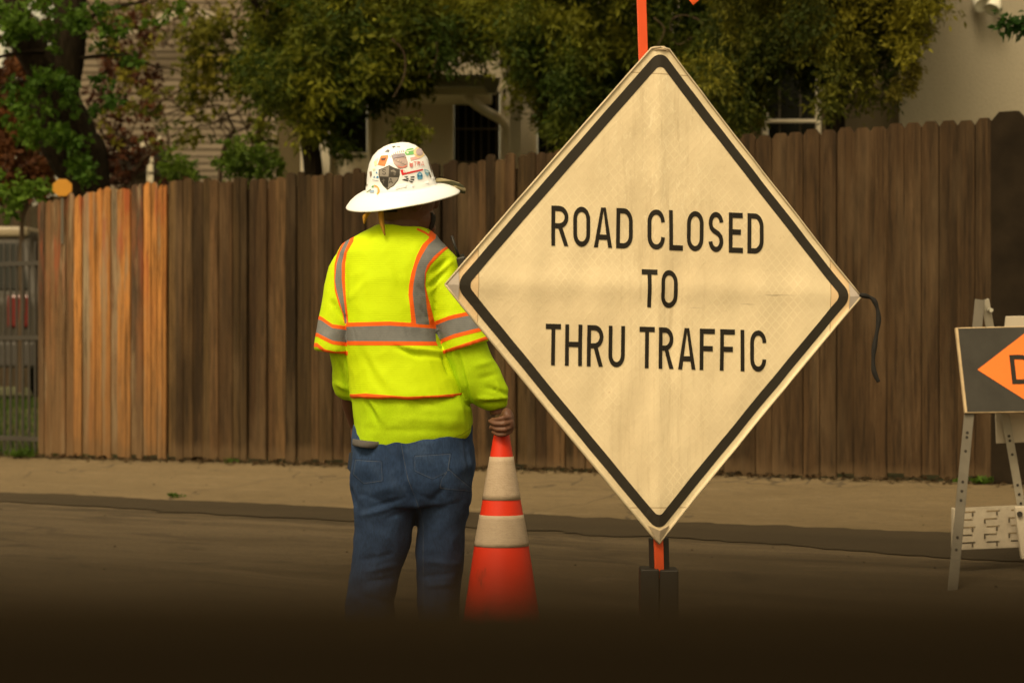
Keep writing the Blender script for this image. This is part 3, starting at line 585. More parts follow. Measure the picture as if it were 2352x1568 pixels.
# ------------------------------------------------------------------ lettering
def arc(cx, cy, rx, ry, a0, a1, n=12): return [(cx+rx*math.cos(R(a0+(a1-a0)*i/n)), cy+ry*math.sin(R(a0+(a1-a0)*i/n))) for i in range(n+1)]
def glyph(ch, W, H, s):
    """ribbons (list of polylines) and solid polygons of a highway-style capital, stroke s"""
    t = s/2; rx = W/2-t; ry = min(.25*H, rx*1.15); Rb = []; Pg = []
    V = [(t, 0), (t, H)]
    if ch == 'I': Rb = [[(W/2, 0), (W/2, H)]]
    elif ch == 'L': Rb = [V, [(s, t), (W, t)]]
    elif ch == 'T': Rb = [[(W/2, 0), (W/2, H-s)], [(0, H-t), (W, H-t)]]
    elif ch == 'E': Rb = [V, [(s, t), (W, t)], [(s, H-t), (W*.97, H-t)], [(s, H*.52), (W*.85, H*.52)]]
    elif ch == 'F': Rb = [V, [(s, H-t), (W, H-t)], [(s, H*.52), (W*.86, H*.52)]]
    elif ch == 'H': Rb = [V, [(W-t, 0), (W-t, H)], [(s, H*.52), (W-s, H*.52)]]
    elif ch == 'O': Rb = [arc(W/2, H-t-ry, rx, ry, 0, 180)+arc(W/2, t+ry, rx, ry, 180, 360)+[(W-t, H-t-ry)]]
    elif ch == 'C': Rb = [[(W-t, H*.70)]+arc(W/2, H-t-ry, rx, ry, 0, 180)+arc(W/2, t+ry, rx, ry, 180, 360)+[(W-t, H*.30)]]
    elif ch == 'U': Rb = [[(t, H)]+arc(W/2, t+ry, rx, ry, 180, 360)+[(W-t, H)]]
    elif ch == 'D': Rb = [V, [(s, H-t)]+arc(W*.45, H-t-ry*1.1, W*.55-t, ry*1.1, 90, 0)+arc(W*.45, t+ry*1.1, W*.55-t, ry*1.1, 0, -90)+[(s, t)]]
    elif ch == 'R':
        r2 = (H*.5-t)/2; Rb = [V, [(s, H-t)]+arc(W*.45, H-t-r2, W*.55-t, r2, 90, -90)+[(s, H*.5)]]
        Pg = [[(W*.40, H*.5-t*.6), (W-s*1.08, 0), (W, 0), (W*.40+s*1.1, H*.5-t*.6)]]
    elif ch == 'A':
        c = W/2; Pg = [[(0, 0), (s*1.04, 0), (c+s*.15, H), (c-s*.6, H)], [(W, 0), (c+s*.6, H), (c-s*.1, H), (W-s*1.04, 0)]]; Rb = [[(W*.24, H*.26), (W*.76, H*.26)]]
    elif ch == 'S':
        q = H/2; r1 = (H/2-t)/2+.0
        Rb = [[(W-t, H*.74)]+arc(W/2, H-t-r1*.98, rx, r1*.98, 8, 165)+[(t, H*.70), (t+W*.06, H*.60), (W*.35, H*.53), (W*.65, H*.46), (W-t-W*.05, H*.38), (W-t, H*.28)]+arc(W/2, t+r1*.98, rx, r1*.98, -10, -172)+[(t, H*.26)]]
    return Rb, Pg
def ribbon(pl, s):
    """offset polyline to quads; returns left/right point lists"""
    m = len(pl); out = []
    if m == 2: pl = [tuple(pl[0][j]+(pl[1][j]-pl[0][j])*k/6 for j in (0, 1)) for k in range(7)]; m = 7
    closed = abs(pl[0][0]-pl[-1][0])+abs(pl[0][1]-pl[-1][1]) < 1e-6
    fine = [pl[0]]
    for a_, b_ in zip(pl[:-1], pl[1:]):
        k_ = max(1, int(math.hypot(b_[0]-a_[0], b_[1]-a_[1])/(1.1*s))); fine += [(a_[0]+(b_[0]-a_[0])*i/k_, a_[1]+(b_[1]-a_[1])*i/k_) for i in range(1, k_+1)]
    pl = fine
    pts = [pl[0]]
    for p in pl[1:]:
        if math.hypot(p[0]-pts[-1][0], p[1]-pts[-1][1]) > 1e-6: pts.append(p)
    m = len(pts)
    for i, p in enumerate(pts):
        a = pts[i-1] if i > 0 else (pts[-2] if closed else p); b = pts[i+1] if i < m-1 else (pts[1] if closed else p)
        dx, dy = b[0]-a[0], b[1]-a[1]; l = math.hypot(dx, dy) or 1; nx, ny = -dy/l, dx/l
        out.append(((p[0]+nx*s/2, p[1]+ny*s/2), (p[0]-nx*s/2, p[1]-ny*s/2)))
    return out
def letter(mb, ch, W, H, s, place, off0=0.0, step=.0002):
    """place((x,y), off) -> world vector"""
    Rb, Pg = glyph(ch, W, H, s); k = 0
    for pl in Rb:
        q = ribbon(pl, s); o_ = off0+k*step; k += 1
        v = [place(p, o_) for pr in q for p in pr]; mb.add(v, [(2*i, 2*i+1, 2*i+3, 2*i+2) for i in range(len(q)-1)])
    for pg in Pg:
        o_ = off0+k*step; k += 1; a, b, c, d = pg; v = []
        for i in range(7):
            f = i/6; 
            for (p, q_) in ((a, d), (b, c)) : pass
        # split along the long direction (bottom edge -> top edge)
        e0, e1 = ((a, b), (d, c)) if ch == 'A' and pg[0][0] < W/2 else ((a, d), (b, c))
        for i in range(7):
            f = i/6; v += [place(tuple(e0[j][n_]+(e1[j][n_]-e0[j][n_])*f for n_ in (0, 1)), o_) for j in (0, 1)]
        mb.add(v, [(2*i, 2*i+1, 2*i+3, 2*i+2) for i in range(6)])

# ------------------------------------------------------------------ the diamond sign
PSI = R(20); SY0 = 6.6; sc_ = P(1505, 671, SY0); sn = Vector((math.sin(PSI), -math.cos(PSI), 0))
def on_plane(x, y, c=sc_, n=sn):
    o_ = Vector((0, 0, HC)); d = Vector(((x-1176)/F, 1, -(y-784)/F)); return o_+d*((c-o_).dot(n)/d.dot(n))
L_, R_, T_, B_ = on_plane(1023, 655), on_plane(1981, 683), on_plane(1513, 84), on_plane(1509, 1248)
ctr = (L_+R_+T_+B_)/4; UU = (R_-L_)/2; VV = (T_-B_)/2
Gm = np.array([[UU.dot(UU), UU.dot(VV)], [UU.dot(VV), VV.dot(VV)]]); Gi = np.linalg.inv(Gm)
def uv_of(x, y):
    p = on_plane(x, y)-ctr; r = Gi @ np.array([p.dot(UU), p.dot(VV)]); return float(r[0]), float(r[1])
def bulge(u, v):
    e = max(0, 1-(abs(u)+abs(v)))
    return .0045*math.exp(-((v-.015)/.05)**2)*(1-.3*abs(u))+.004*math.exp(-(u/.03)**2)+e*.006*noise.noise((u*3, v*3, 1))+.0035*noise.noise((u*9, v*5, 4))-.012*(1-e)*abs(u)*abs(v)*2
def SG(u, v, off=0.0): return ctr+UU*u+VV*v+sn*(bulge(u, v)+off)
sign = empty('road_sign', (ctr.x, ctr.y+.05, 0), 'big cream diamond sign reading ROAD CLOSED TO THRU TRAFFIC on an orange mast stand', 'road sign')
g = NT('sign_fabric'); at = g.attr('suv').outputs['Vector']; sp = g.n('ShaderNodeSeparateXYZ'); g.l(at, sp.inputs[0]); su, sv = sp.outputs[0], sp.outputs[1]
d1 = g.math('ADD', su, sv); d2 = g.math('SUBTRACT', su, sv)
def lines(v, k, wd): return g.math('LESS_THAN', g.math('PINGPONG', g.math('MULTIPLY', v, k), .5), wd)
vecn = g.n('ShaderNodeVectorMath', _operation='MULTIPLY'); g.l(at, vecn.inputs[0]); vecn.inputs[1].default_value = (1, 1, 1)
wob = g.noise(3, vecn.outputs[0], 3)
gr = g.math('MAXIMUM', lines(g.math('ADD', d1, g.math('MULTIPLY', wob, .06)), 24, .09), lines(g.math('ADD', d2, g.math('MULTIPLY', wob, .06)), 24, .09))
msk = g.ramp(g.noise(2.6, vecn.outputs[0], 5), [(.42, .0), (.62, .9)])
base = g.mix(g.ramp(g.noise(1.8, vecn.outputs[0], 8, .65), [(.3, 0), (.7, 1)]), (.66, .55, .37), (.79, .675, .465))
base = g.mix(g.math('MULTIPLY', g.math('MULTIPLY', gr, msk), .48), base, (.86, .76, .54))
vst = g.n('ShaderNodeVectorMath', _operation='MULTIPLY'); g.l(at, vst.inputs[0]); vst.inputs[1].default_value = (26, 2.2, 1)
strk = g.ramp(g.noise(1, vst.outputs[0], 8, .7), [(.50, 0), (.72, 1)])
cen = g.math('POWER', 2.718, g.math('MULTIPLY', g.math('MULTIPLY', su, su), -14.0))
base = g.mix(g.math('MULTIPLY', g.math('MULTIPLY', strk, cen), .5), base, (.42, .32, .19))
wst = g.n('ShaderNodeVectorMath', _operation='MULTIPLY'); g.l(at, wst.inputs[0]); wst.inputs[1].default_value = (30, 14, 1)
wrk = g.ramp(g.noise(1, wst.outputs[0], 4, .7, 1.5), [(.56, 0), (.62, 1)])
upm = g.math('MULTIPLY', cen, g.n('ShaderNodeMapRange').outputs[0]); m2 = [q for q in g.t.nodes if q.bl_idname == 'ShaderNodeMapRange'][0]; g.l(sv, m2.inputs[0]); m2.inputs[1].default_value = -.1; m2.inputs[2].default_value = .3
base = g.mix(g.math('MULTIPLY', g.math('MULTIPLY', wrk, upm), .5), base, (.88, .79, .58))
cor = g.math('GREATER_THAN', g.math('ABSOLUTE', su), .845); base = g.mix(g.math('MULTIPLY', cor, .45), base, (.74, .46, .22))
seam = g.math('MAXIMUM', g.math('LESS_THAN', g.math('ABSOLUTE', g.math('SUBTRACT', g.math('ABSOLUTE', su), .845)), .0022), g.math('LESS_THAN', g.math('ABSOLUTE', g.math('SUBTRACT', g.math('ABSOLUTE', sv), .855)), .0022))
base = g.mix(g.math('MULTIPLY', seam, .55), base, (.22, .13, .06))
cst = g.n('ShaderNodeVectorMath', _operation='MULTIPLY'); g.l(at, cst.inputs[0]); cst.inputs[1].default_value = (2.5, 60, 1)
crs = g.ramp(g.noise(1, cst.outputs[0], 5, .6), [(.64, 0), (.70, 1)]); band = g.math('LESS_THAN', g.math('ABSOLUTE', g.math('ADD', sv, .02)), .055)
base = g.mix(g.math('MULTIPLY', g.math('MULTIPLY', crs, band), .55), base, (.18, .12, .07))
rust = g.ramp(g.noise(14, vecn.outputs[0], 5, .6), [(.70, 0), (.76, .6)]); base = g.mix(rust, base, (.40, .24, .10))
g.bump(g.math('ADD', g.noise(6, vecn.outputs[0], 6), g.math('MULTIPLY', gr, .15)), .35, .01)
M_sign = g.out(base, .5, .35)
def diamond_grid(N, off):
    v = []; f = []; uvs = []
    for j in range(N+1):
        for i in range(N+1):
            a = -1+2*i/N; b = -1+2*j/N; u = (a+b)/2*.998; vv_ = (b-a)/2*.998
            if vv_ > .956: vv_ = .956+(vv_-.956)*.12
            v.append(SG(u, vv_, off)); uvs.append((u, vv_))
    for j in range(N):
        for i in range(N): q = j*(N+1)+i; f.append((q, q+1, q+N+2, q+N+1))
    return v, f, uvs
v, f, uvs = diamond_grid(72, 0); nv = len(v); vb, _, _ = diamond_grid(72, -.0015)
N = 72; rim = [i for i in range(N+1)]+[(N+1)*j+N for j in range(1, N+1)]+[(N+1)*N+i for i in range(N-1, -1, -1)]+[(N+1)*j for j in range(N-1, 0, -1)]
f2 = [tuple(i+nv for i in q[::-1]) for q in f]+[(rim[i], rim[(i+1) % len(rim)], rim[(i+1) % len(rim)]+nv, rim[i]+nv) for i in range(len(rim))]
me = bpy.data.meshes.new('sign_panel'); me.from_pydata([tuple(p) for p in v+vb], [], f+f2); me.update()
aa = me.attributes.new('suv', 'FLOAT_VECTOR', 'POINT'); aa.data.foreach_set('vector', np.array([(a, b, 0) for a, b in uvs*2], dtype=np.float32).ravel())
panel = link('sign_panel', me, M_sign, sign, True)
M_black = simple('sign_black', (.030, .025, .018), .5, .3, var=.35, scale=5)
def rounded(m, r, n=8):                     # rounded square path in (a,b), half side m
    out = []
    for cx_, cy_, a0 in ((m-r, m-r, 0), (-m+r, m-r, 90), (-m+r, -m+r, 180), (m-r, -m+r, 270)): out += [(cx_+r*math.cos(R(a0+90*i/n)), cy_+r*math.sin(R(a0+90*i/n))) for i in range(n+1)]
    res = []
    for i, p in enumerate(out):
        q = out[(i+1) % len(out)]; d = math.hypot(q[0]-p[0], q[1]-p[1]); k = 32 if d > .3 else 1; res += [(p[0]+(q[0]-p[0])*j/k, p[1]+(q[1]-p[1])*j/k) for j in range(k)]
    return res
ab = lambda a, b: ((a+b)/2, (b-a)/2)
def ring(mO, rO, mI, rI, off, name, mat, parent):
    po, pi_ = rounded(mO, rO), None; vv = []
    sc = mI/mO
    for (a, b) in po:
        def pull(x, y):                     # matching inner point: same rounded shape at inner size
            return x, y
        vv.append(SG(*ab(a, b), off))
    n_ = len(po); inn = rounded(mI, rI)
    vv += [SG(*ab(a, b), off) for a, b in inn]
    mb = MB(); mb.add(vv, [(i, (i+1) % n_, n_+(i+1) % n_, n_+i) for i in range(n_)]); return mb.build(name, mat, parent)
ring(.953, .075, .894, .040, .0009, 'border', M_black, panel)
M_edge = simple('edge_tape', (.62, .52, .36), .6, .3, var=.5, scale=12)
def edge_tape():
    mb = MB(); cs = [(1, 1), (-1, 1), (-1, -1), (1, -1)]
    for k in range(4):
        a, b = cs[k], cs[(k+1) % 4]; pts = []
        for i in range(25):
            t_ = i/24; x, y = a[0]+(b[0]-a[0])*t_, a[1]+(b[1]-a[1])*t_; u, vv_ = ab(x*.996, y*.996); vv_ = min(vv_, .960); pts.append(SG(u, vv_, .001+.002*noise.noise((t_*9, k, 0))))
        mb.tube(pts, .0028, 6)
    return mb.build('edge_tape', M_edge, panel, True)
edge_tape()
M_pocket = simple('pocket_grey', (.52, .46, .42), .5, .3, var=.3, scale=20)
for sg in (-1, 1):
    mb = MB(); vv = []; rows_ = 8                # grey corner pocket outside the border
    for i in range(rows_+1):
        t_ = i/rows_; u = sg*(.935+.060*t_); h_ = (1-abs(u))*.93
        vv += [SG(u, -h_, .0016), SG(u, 0, .0016+.004*(1-t_)), SG(u, h_, .0016)]
    mb.add(vv, [q for i in range(rows_) for q in ((3*i, 3*i+1, 3*i+4, 3*i+3), (3*i+1, 3*i+2, 3*i+5, 3*i+4))]); mb.build('corner_pocket', M_pocket, panel)
mb = MB(); mb.prism([SG(-.040, .948, .002), SG(-.028, .963, -.002), SG(.022, .967, -.004), SG(.045, .945, .001), SG(.01, .950, .008)], sn*-.012); mb.build('corner_pocket', simple('pocket_top', (.42, .32, .2), .7, var=.6, scale=60), panel)
mb = MB(); mb.prism([SG(-.05, -.925, .003), SG(0, -.945, .008), SG(.05, -.925, .003), SG(.0, -1.0, .002)], sn*-.008); mb.build('corner_pocket', simple('pocket_bottom', (.46, .38, .28), .7, var=.3, scale=40), panel)
M_ink = simple('sign_ink', (.016, .013, .009), .5, .3, var=.2, scale=9)
def text_line(L, mat_parent):
    for ch, x0, x1, ytop, ybot in L:
        u0, vb_ = uv_of(x0, ybot); u1, _ = uv_of(x1, ybot); _, vt = uv_of((x0+x1)/2, ytop)
        vb_ = uv_of((x0+x1)/2, ybot)[1]; hpx = ybot-ytop; W = (x1-x0)/.73; mb = MB()
        letter(mb, ch, W, hpx, 12.0, lambda p, o_: SG(u0+(u1-u0)*p[0]/W, vb_+(vt-vb_)*p[1]/hpx, .0013+o_*.5))
        tag(mb.build('letter', M_ink, mat_parent), 'black letter '+ch)
def row(chars, xs, yl, yr, h):
    a, b = xs[0][0], xs[-1][1]; out = []
    for ch, (x0, x1) in zip(chars, xs): yb = yl+(yr-yl)*((x0+x1)/2-a)/(b-a); out.append((ch, x0, x1, yb-h, yb))
    return out
text_line(row('ROADCLOSED', [(1267,1305.5),(1316.5,1355.7),(1364.5,1406),(1415,1453),(1487,1525.5),(1536,1568.6),(1578,1616),(1627.6,1661.5),(1674,1707),(1717,1753.4)], 564, 583, 92), panel)
text_line(row('TO', [(1472.7,1507.5),(1516,1555.5)], 705, 708, 87), panel)
text_line(row('THRUTRAFFIC', [(1253.7,1288),(1297.8,1336.5),(1347.8,1384.8),(1397,1435),(1468,1502.4),(1511.6,1547),(1557,1597),(1607,1641.4),(1653.6,1688),(1700,1711),(1723,1760)], 838, 854, 95), panel)
# stand
M_or = simple('orange_fibreglass', (.80, .10, .025), .4, .4, var=.2, scale=6); M_blk = simple('black_steel', (.02, .018, .016), .5, .4)
pb = on_plane(1518, 1330)-sn*.03; pt = on_plane(1476, -40)-sn*.03
pb = on_plane(1519, 1330)-sn*.012; pt = on_plane(1476, -40)-sn*.012
mb = MB(); mb.bar(pb, pt, .026, .008, up=sn); mb.build('mast', M_or, sign, bevel=.001)
mb = MB(); mb.bar(SG(-.97, .0, -.008), SG(.97, 0, -.008), .005, .03, up=(0, 0, 1)); mb.build('crossbar', M_or, sign)
mb = MB(); q = on_plane(1493, 1306)-sn*.05; r_ = on_plane(1542, 1306)-sn*.05; mb.bar(on_plane(1526, 1236)-sn*.04, on_plane(1528, 1312)-sn*.04, .050, .03, up=sn); mb.build('housing', M_blk, sign, bevel=.003)
gz = zg(*st(ctr.x, ctr.y)); bz = on_plane(1514, 1400).z; c = on_plane(1526, 1400)-sn*.04
mb = MB(); mb.box((c.x-.052, c.y-.05, bz-.06), (c.x-.001, c.y+.05, on_plane(1514, 1306).z)); mb.box((c.x+.001, c.y-.05, bz-.06), (c.x+.052, c.y+.05, on_plane(1514, 1308).z)); mb.build('spring_block', M_blk, sign, bevel=.004)
for a in (35, 145, 215, 325):
    mb = MB(); d = Vector((math.cos(R(a)), math.sin(R(a)), 0)); mb.bar(c+Vector((0, 0, bz-.02-c.z))+d*.03, Vector((c.x, c.y, gz+.012))+d*.62, .03, .02); mb.build('leg', M_blk, sign)
# flags: square cloth hung on dowels from the mast top
mt = on_plane(1476, -40)-sn*.03
for sg in (1, -1):
    tip = mt+Vector((sg*.16, 0, .34)); mb = MB(); mb.tube([mt, tip], .006, 8); fd = mb.build('flag_pole', simple('dowel', (.4, .28, .15), .6), sign)
    if sg == 1: q = [P(1476, -150, 6.66), P(1592, 13, 6.62), P(1725, -105, 6.66), P(1600, -270, 6.7)]
    else: q = [P(1450, -150, 6.7), P(1330, -30, 6.7), P(1215, -150, 6.7), P(1345, -280, 6.7)]
    mb = MB(); vv = []; K = 10
    for j in range(K+1):
        for i in range(K+1):
            p = (q[0]*(1-i/K)+q[1]*(i/K))*(1-j/K)+(q[3]*(1-i/K)+q[2]*(i/K))*(j/K); vv.append(p+Vector((0, .012*math.sin(i*.9+j*.5)*min(1, (i*(K-i)+j*(K-j))/20), 0)))
    mb.add(vv, [(j*(K+1)+i, j*(K+1)+i+1, (j+1)*(K+1)+i+1, (j+1)*(K+1)+i) for j in range(K) for i in range(K)])
    o = mb.build('flag', simple('flag_orange', (.85, .13, .03), .6, .2, var=.1), fd, True); so_ = o.modifiers.new('s', 'SOLIDIFY'); so_.thickness = .0012
# black strap off the right corner
def strip(mb, pts, wd, side):
    vv = []
    for i, p in enumerate(pts):
        a = pts[max(i-1, 0)]; b = pts[min(i+1, len(pts)-1)]; d = (b-a).normalized(); n_ = d.cross(Vector(side)).normalized(); w_ = wd[i] if hasattr(wd, '__len__') else wd
        vv += [p+n_*w_/2, p-n_*w_/2]
    mb.add(vv, [(2*i, 2*i+1, 2*i+3, 2*i+2) for i in range(len(pts)-1)])
def crv(pts, n=6):
    out = []; m = len(pts)-1
    for k in range(n*m+1):
        u = k/n; i = min(int(u), m-1); f_ = u-i; p0, p1, p2, p3 = pts[max(i-1, 0)], pts[i], pts[i+1], pts[min(i+2, m)]
        out.append(.5*((2*p1)+(p2-p0)*f_+(2*p0-5*p1+4*p2-p3)*f_*f_+(3*p1-p0-3*p2+p3)*f_**3))
    return out
mb = MB(); strip(mb, crv([P(x, y, 6.80) for x, y in ((1974, 677), (1990, 680), (2005, 687), (2014, 705), (2018, 735), (2012, 775), (2006, 815), (2007, 850), (2018, 877))]), [.010+.0045*math.sin(k*.33)**2 for k in range(60)], (.15, 1, .2))
o = mb.build('strap', simple('strap_black', (.012, .011, .010), .8), sign, True); s_ = o.modifiers.new('s', 'SOLIDIFY'); s_.thickness = .0015

# ------------------------------------------------------------------ traffic cone
KY = 7.46; kc = P(1152, 1048, KY); kz = zg(*st(kc.x, KY))
cone = empty('traffic_cone', (kc.x, KY, kz), 'orange traffic cone with two pale reflective collars under the worker\'s hand', 'traffic cone')
zz = lambda y: HC-(y-784)/F*KY
g = NT('cone_orange'); v1 = g.noise(9, g.coord((1, 1, .35)), 8, .75); v2 = g.noise(3, g.coord(), 5); cc = g.mix(g.ramp(v2, [(.35, 0), (.7, .5)]), (.66, .032, .008), (.40, .022, .008)); cc = g.mix(g.ramp(v1, [(.60, 0), (.68, .65)]), cc, (.10, .03, .015)); M_cone = g.out(cc, .5, .3)
g = NT('cone_collar'); wv = g.n('ShaderNodeTexWave', _bands_direction='Z'); g.l(g.coord(), wv.inputs[0]); wv.inputs['Scale'].default_value = 60; wv.inputs['Distortion'].default_value = .4
cn = g.noise(7, g.coord((1, 1, .6)), 8, .7); cc = g.mix(g.ramp(cn, [(.35, 0), (.65, 1)]), (.37, .29, .21), (.46, .37, .28)); cc = g.mix(g.math('MULTIPLY', wv.outputs[0], .16), cc, (.2, .15, .1))
sc2 = g.noise(3, g.coord((3, 3, 9)), 7, .75, 2.5); cc = g.mix(g.ramp(sc2, [(.49, 0), (.497, .55), (.503, .55), (.51, 0)]), cc, (.14, .09, .05)); M_coll = g.out(cc, .55, .35)
def hw(y): return float(np.interp(y, [980, 1048, 1145, 1252, 1388, 1650], [15.2, 26.5, 43.3, 62.5, 83, 121]))/F*KY
ytop = 986
prof = [(hw(ytop)*.55, zz(ytop)+.004), (hw(ytop)*.9, zz(ytop)+.002), (hw(ytop), zz(ytop)-.004)]+[(hw(y), zz(y)) for y in (1010, 1048, 1145, 1180, 1252, 1400, 1550)]+[(hw(1610), kz+.045), (hw(1640)+.01, kz+.035)]
mb = MB(); mb.lathe(prof, (kc.x, KY, 0), 48); mb.build('cone_body', M_cone, cone, True)
mb = MB(); mb.box((kc.x-.19, KY-.19, kz+.002), (kc.x+.19, KY+.19, kz+.034)); mb.build('base', M_blk, cone, bevel=.012)
for y0, y1 in ((1048, 1146), (1181, 1252)):
    mb = MB(); m_ = 8; mb.lathe([(hw(y0)-.001, zz(y0)+.0004)]+[(hw(y0+(y1-y0)*k/m_)+.0016, zz(y0+(y1-y0)*k/m_)) for k in range(m_+1)]+[(hw(y1)-.001, zz(y1)-.0004)], (kc.x, KY, 0), 48); mb.build('reflective_collar', M_coll, cone, True)

# ------------------------------------------------------------------ barricade with the detour arrow
BY = 9.3; bz0 = zg(*st(P(2300, 0, BY).x, BY))
bar_ = empty('barricade', P(2275, 1380, BY), 'folding barricade with black and orange DETOUR arrow board and white slotted lower panel', 'barricade')
M_steel = simple('galvanised', (.12, .105, .08), .5, .4, var=.4, scale=12); M_wht = simple('white_plastic', (.50, .44, .35), .55, .3, var=.25, scale=5)
M_slot = simple('bolt_dark', (.03, .025, .02), .7)
def leg_(a, b, wd, dark):
    mb = MB(); mb.bar(a, b, wd, .004, up=(0, 1, 0)); s_ = (b-a).cross(Vector((0, 1, 0))).normalized(); mb.bar(a+s_*wd/2+Vector((0, .014, 0)), b+s_*wd/2+Vector((0, .014, 0)), .004, .028, up=(0, 1, 0))
    lg = mb.build('leg', M_steel if dark else simple('galvanised_lit', (.36, .33, .27), .5, .4, var=.4, scale=12), bar_)  # paler copy of the leg steel, with the light on these legs in its colour
    for t_ in (.44, .455, .50, .60, .63, .66, .78, .82):
        p = a.lerp(b, t_); m3 = MB(); m3.tube([p+Vector((0, -.004, 0)), p+Vector((0, -.0045, 0))], .0055, 10); m3.build('hole', M_slot, lg)
leg_(P(2250, 688, BY), P(2184, 1392, BY-.25), .036, True); leg_(P(2262, 688, BY+.03), P(2386, 1392, BY+.2), .030, False)
leg_(P(2900, 700, BY+.2), P(2830, 1392, BY), .036, True); leg_(P(2914, 700, BY+.23), P(3020, 1392, BY+.5), .030, False)
mb = MB(); p = P(2277, 712, BY-.02); mb.tube([p, p+Vector((0, .05, 0))], .008, 8); mb.build('hinge_bolt', simple('bolt', (.6, .58, .5), .3, metal=.6), bar_)
# arrow board; its plane leans back with the legs
bq = [P(2195, 752, BY-.045), P(2990, 735, BY+.13), P(3012, 938, BY+.06), P(2217, 948, BY-.115)]
def BQ(u, v, off=0.0):                       # u along, v down
    nrm = (bq[1]-bq[0]).cross(bq[3]-bq[0]).normalized();  nrm = nrm if nrm.y < 0 else -nrm
    return (bq[0]*(1-u)+bq[1]*u)*(1-v)+(bq[3]*(1-u)+bq[2]*u)*v+nrm*off
mb = MB(); mb.prism([BQ(0, 0), BQ(1, 0), BQ(1, 1), BQ(0, 1)], (BQ(0, 0, -.016)-BQ(0, 0))); bd = mb.build('board', simple('plywood_edge', (.55, .42, .26), .7, .2, var=.5, scale=30), bar_, bevel=.002)
mb = MB(); e = .006; ev = .012; mb.add([BQ(e, ev, .0012), BQ(1-e, ev, .0012), BQ(1-e, 1-ev, .0012), BQ(e, 1-ev, .0012)], [(0, 1, 2, 3)]); mb.build('black_face', simple('board_black', (.045, .042, .036), .6, .25, var=.5, scale=9), bd)
pxw = 795.0
def bx(x): return (x-2200)/pxw
mb = MB(); ar = [(2238, .50), (2370, .02), (2370, .22), (2940, .22), (2940, .78), (2370, .78), (2370, .98)]
def arr(a, o_): return [BQ(bx(x), y, o_) for x, y in a]
mb.add(arr([(2238, .50), (2372, .02), (2372, .98)], .0024), [(0, 1, 2)]); mb.add(arr([(2372, .2), (2950, .2), (2950, .8), (2372, .8)], .0024), [(0, 1, 2, 3)])
mb.build('arrow', simple('arrow_orange', (.85, .20, .03), .5, .3, var=.15, scale=8), bd)
for k, ch in enumerate('DETOUR'):
    mb = MB(); x0 = 2313+k*84; letter(mb, ch, 52, 66, 10.5, lambda p, o_: BQ(bx(x0+p[0]), .675-.34*p[1]/66, .0036+o_)); tag(mb.build('letter', M_ink, bd), 'black letter '+ch)
# white panel stubs behind
mb = MB(); mb.prism([P(2311, 726, BY+.12), P(3000, 715, BY+.3), P(3010, 990, BY+.3), P(2289, 1018, BY+.12), P(2287, 950, BY+.12)], (0, .015, 0)); mb.build('rear_board', M_wht, bar_, bevel=.002)
# slotted lower board
mb = MB(); def_ = None
lx0, lx1 = 2196, 2800
def lp(x, y, Y=BY+.10): return P(x, y-(x-2196)*.045, Y+(x-2196)*.0003)
rows_y = [1168, 1176, 1181, 1188, 1197, 1202, 1211, 1216, 1224, 1231, 1237, 1244, 1258]
def cell(x0, y0, x1, y1): mb.prism([lp(x0, y0), lp(x1, y0), lp(x1, y1), lp(x0, y1)], (0, .02, 0))
yy = 1167
cell(lx0, yy, lx1, yy+8); yy += 8; k = 0
while yy < 1248:
    x = lx0; off_ = (k % 2)*26; cell(lx0, yy, lx0+14-(6 if k % 2 else 0), yy+4.5); x = lx0+14-(6 if k % 2 else 0)
    while x < lx1-60: x += 30; cell(x, yy, x+26, yy+4.5); x += 26
    cell(x, yy, lx1, yy+4.5); yy += 4.5; cell(lx0, yy, lx1, yy+13.2); yy += 13.2; k += 1
cell(lx0, yy, lx1, 1262)
SLOT_MB = mb
mb.c = [(.50, .44, .35)]*len(mb.v)
for i in range(5):
    for j in range(9): x = 2232+j*56+(i % 2)*28; y = 1170+i*17.7+8; mb.prism([lp(x, y, BY+.098), lp(x+3.5, y, BY+.098), lp(x+3.5, y+9, BY+.098), lp(x, y+9, BY+.098)], (0, -.002, 0), (.10, .08, .055))
lb = mb.build('slotted_panel', vcol('slotted_plastic', .6, .25, (5, 5, 5), .1), bar_)
mb = MB(); mb.bar(lp(2191, 1166), lp(2191, 1262), .012, .055, up=(0, 1, 0)); mb.build('end_cap', M_wht, lb, bevel=.003)
mb = MB(); mb.prism([P(2331, 1163, BY+.05), P(2420, 1160, BY+.05), P(2420, 1285, BY+.05), P(2347, 1285, BY+.05)], (0, .03, 0)); cl_ = mb.build('clamp', M_wht, bar_, bevel=.004)
mb = MB(); p = P(2342, 1180, BY+.045); mb.tube([p, p+Vector((0, -.006, 0))], .011, 12); mb.build('bolt', M_slot, cl_)

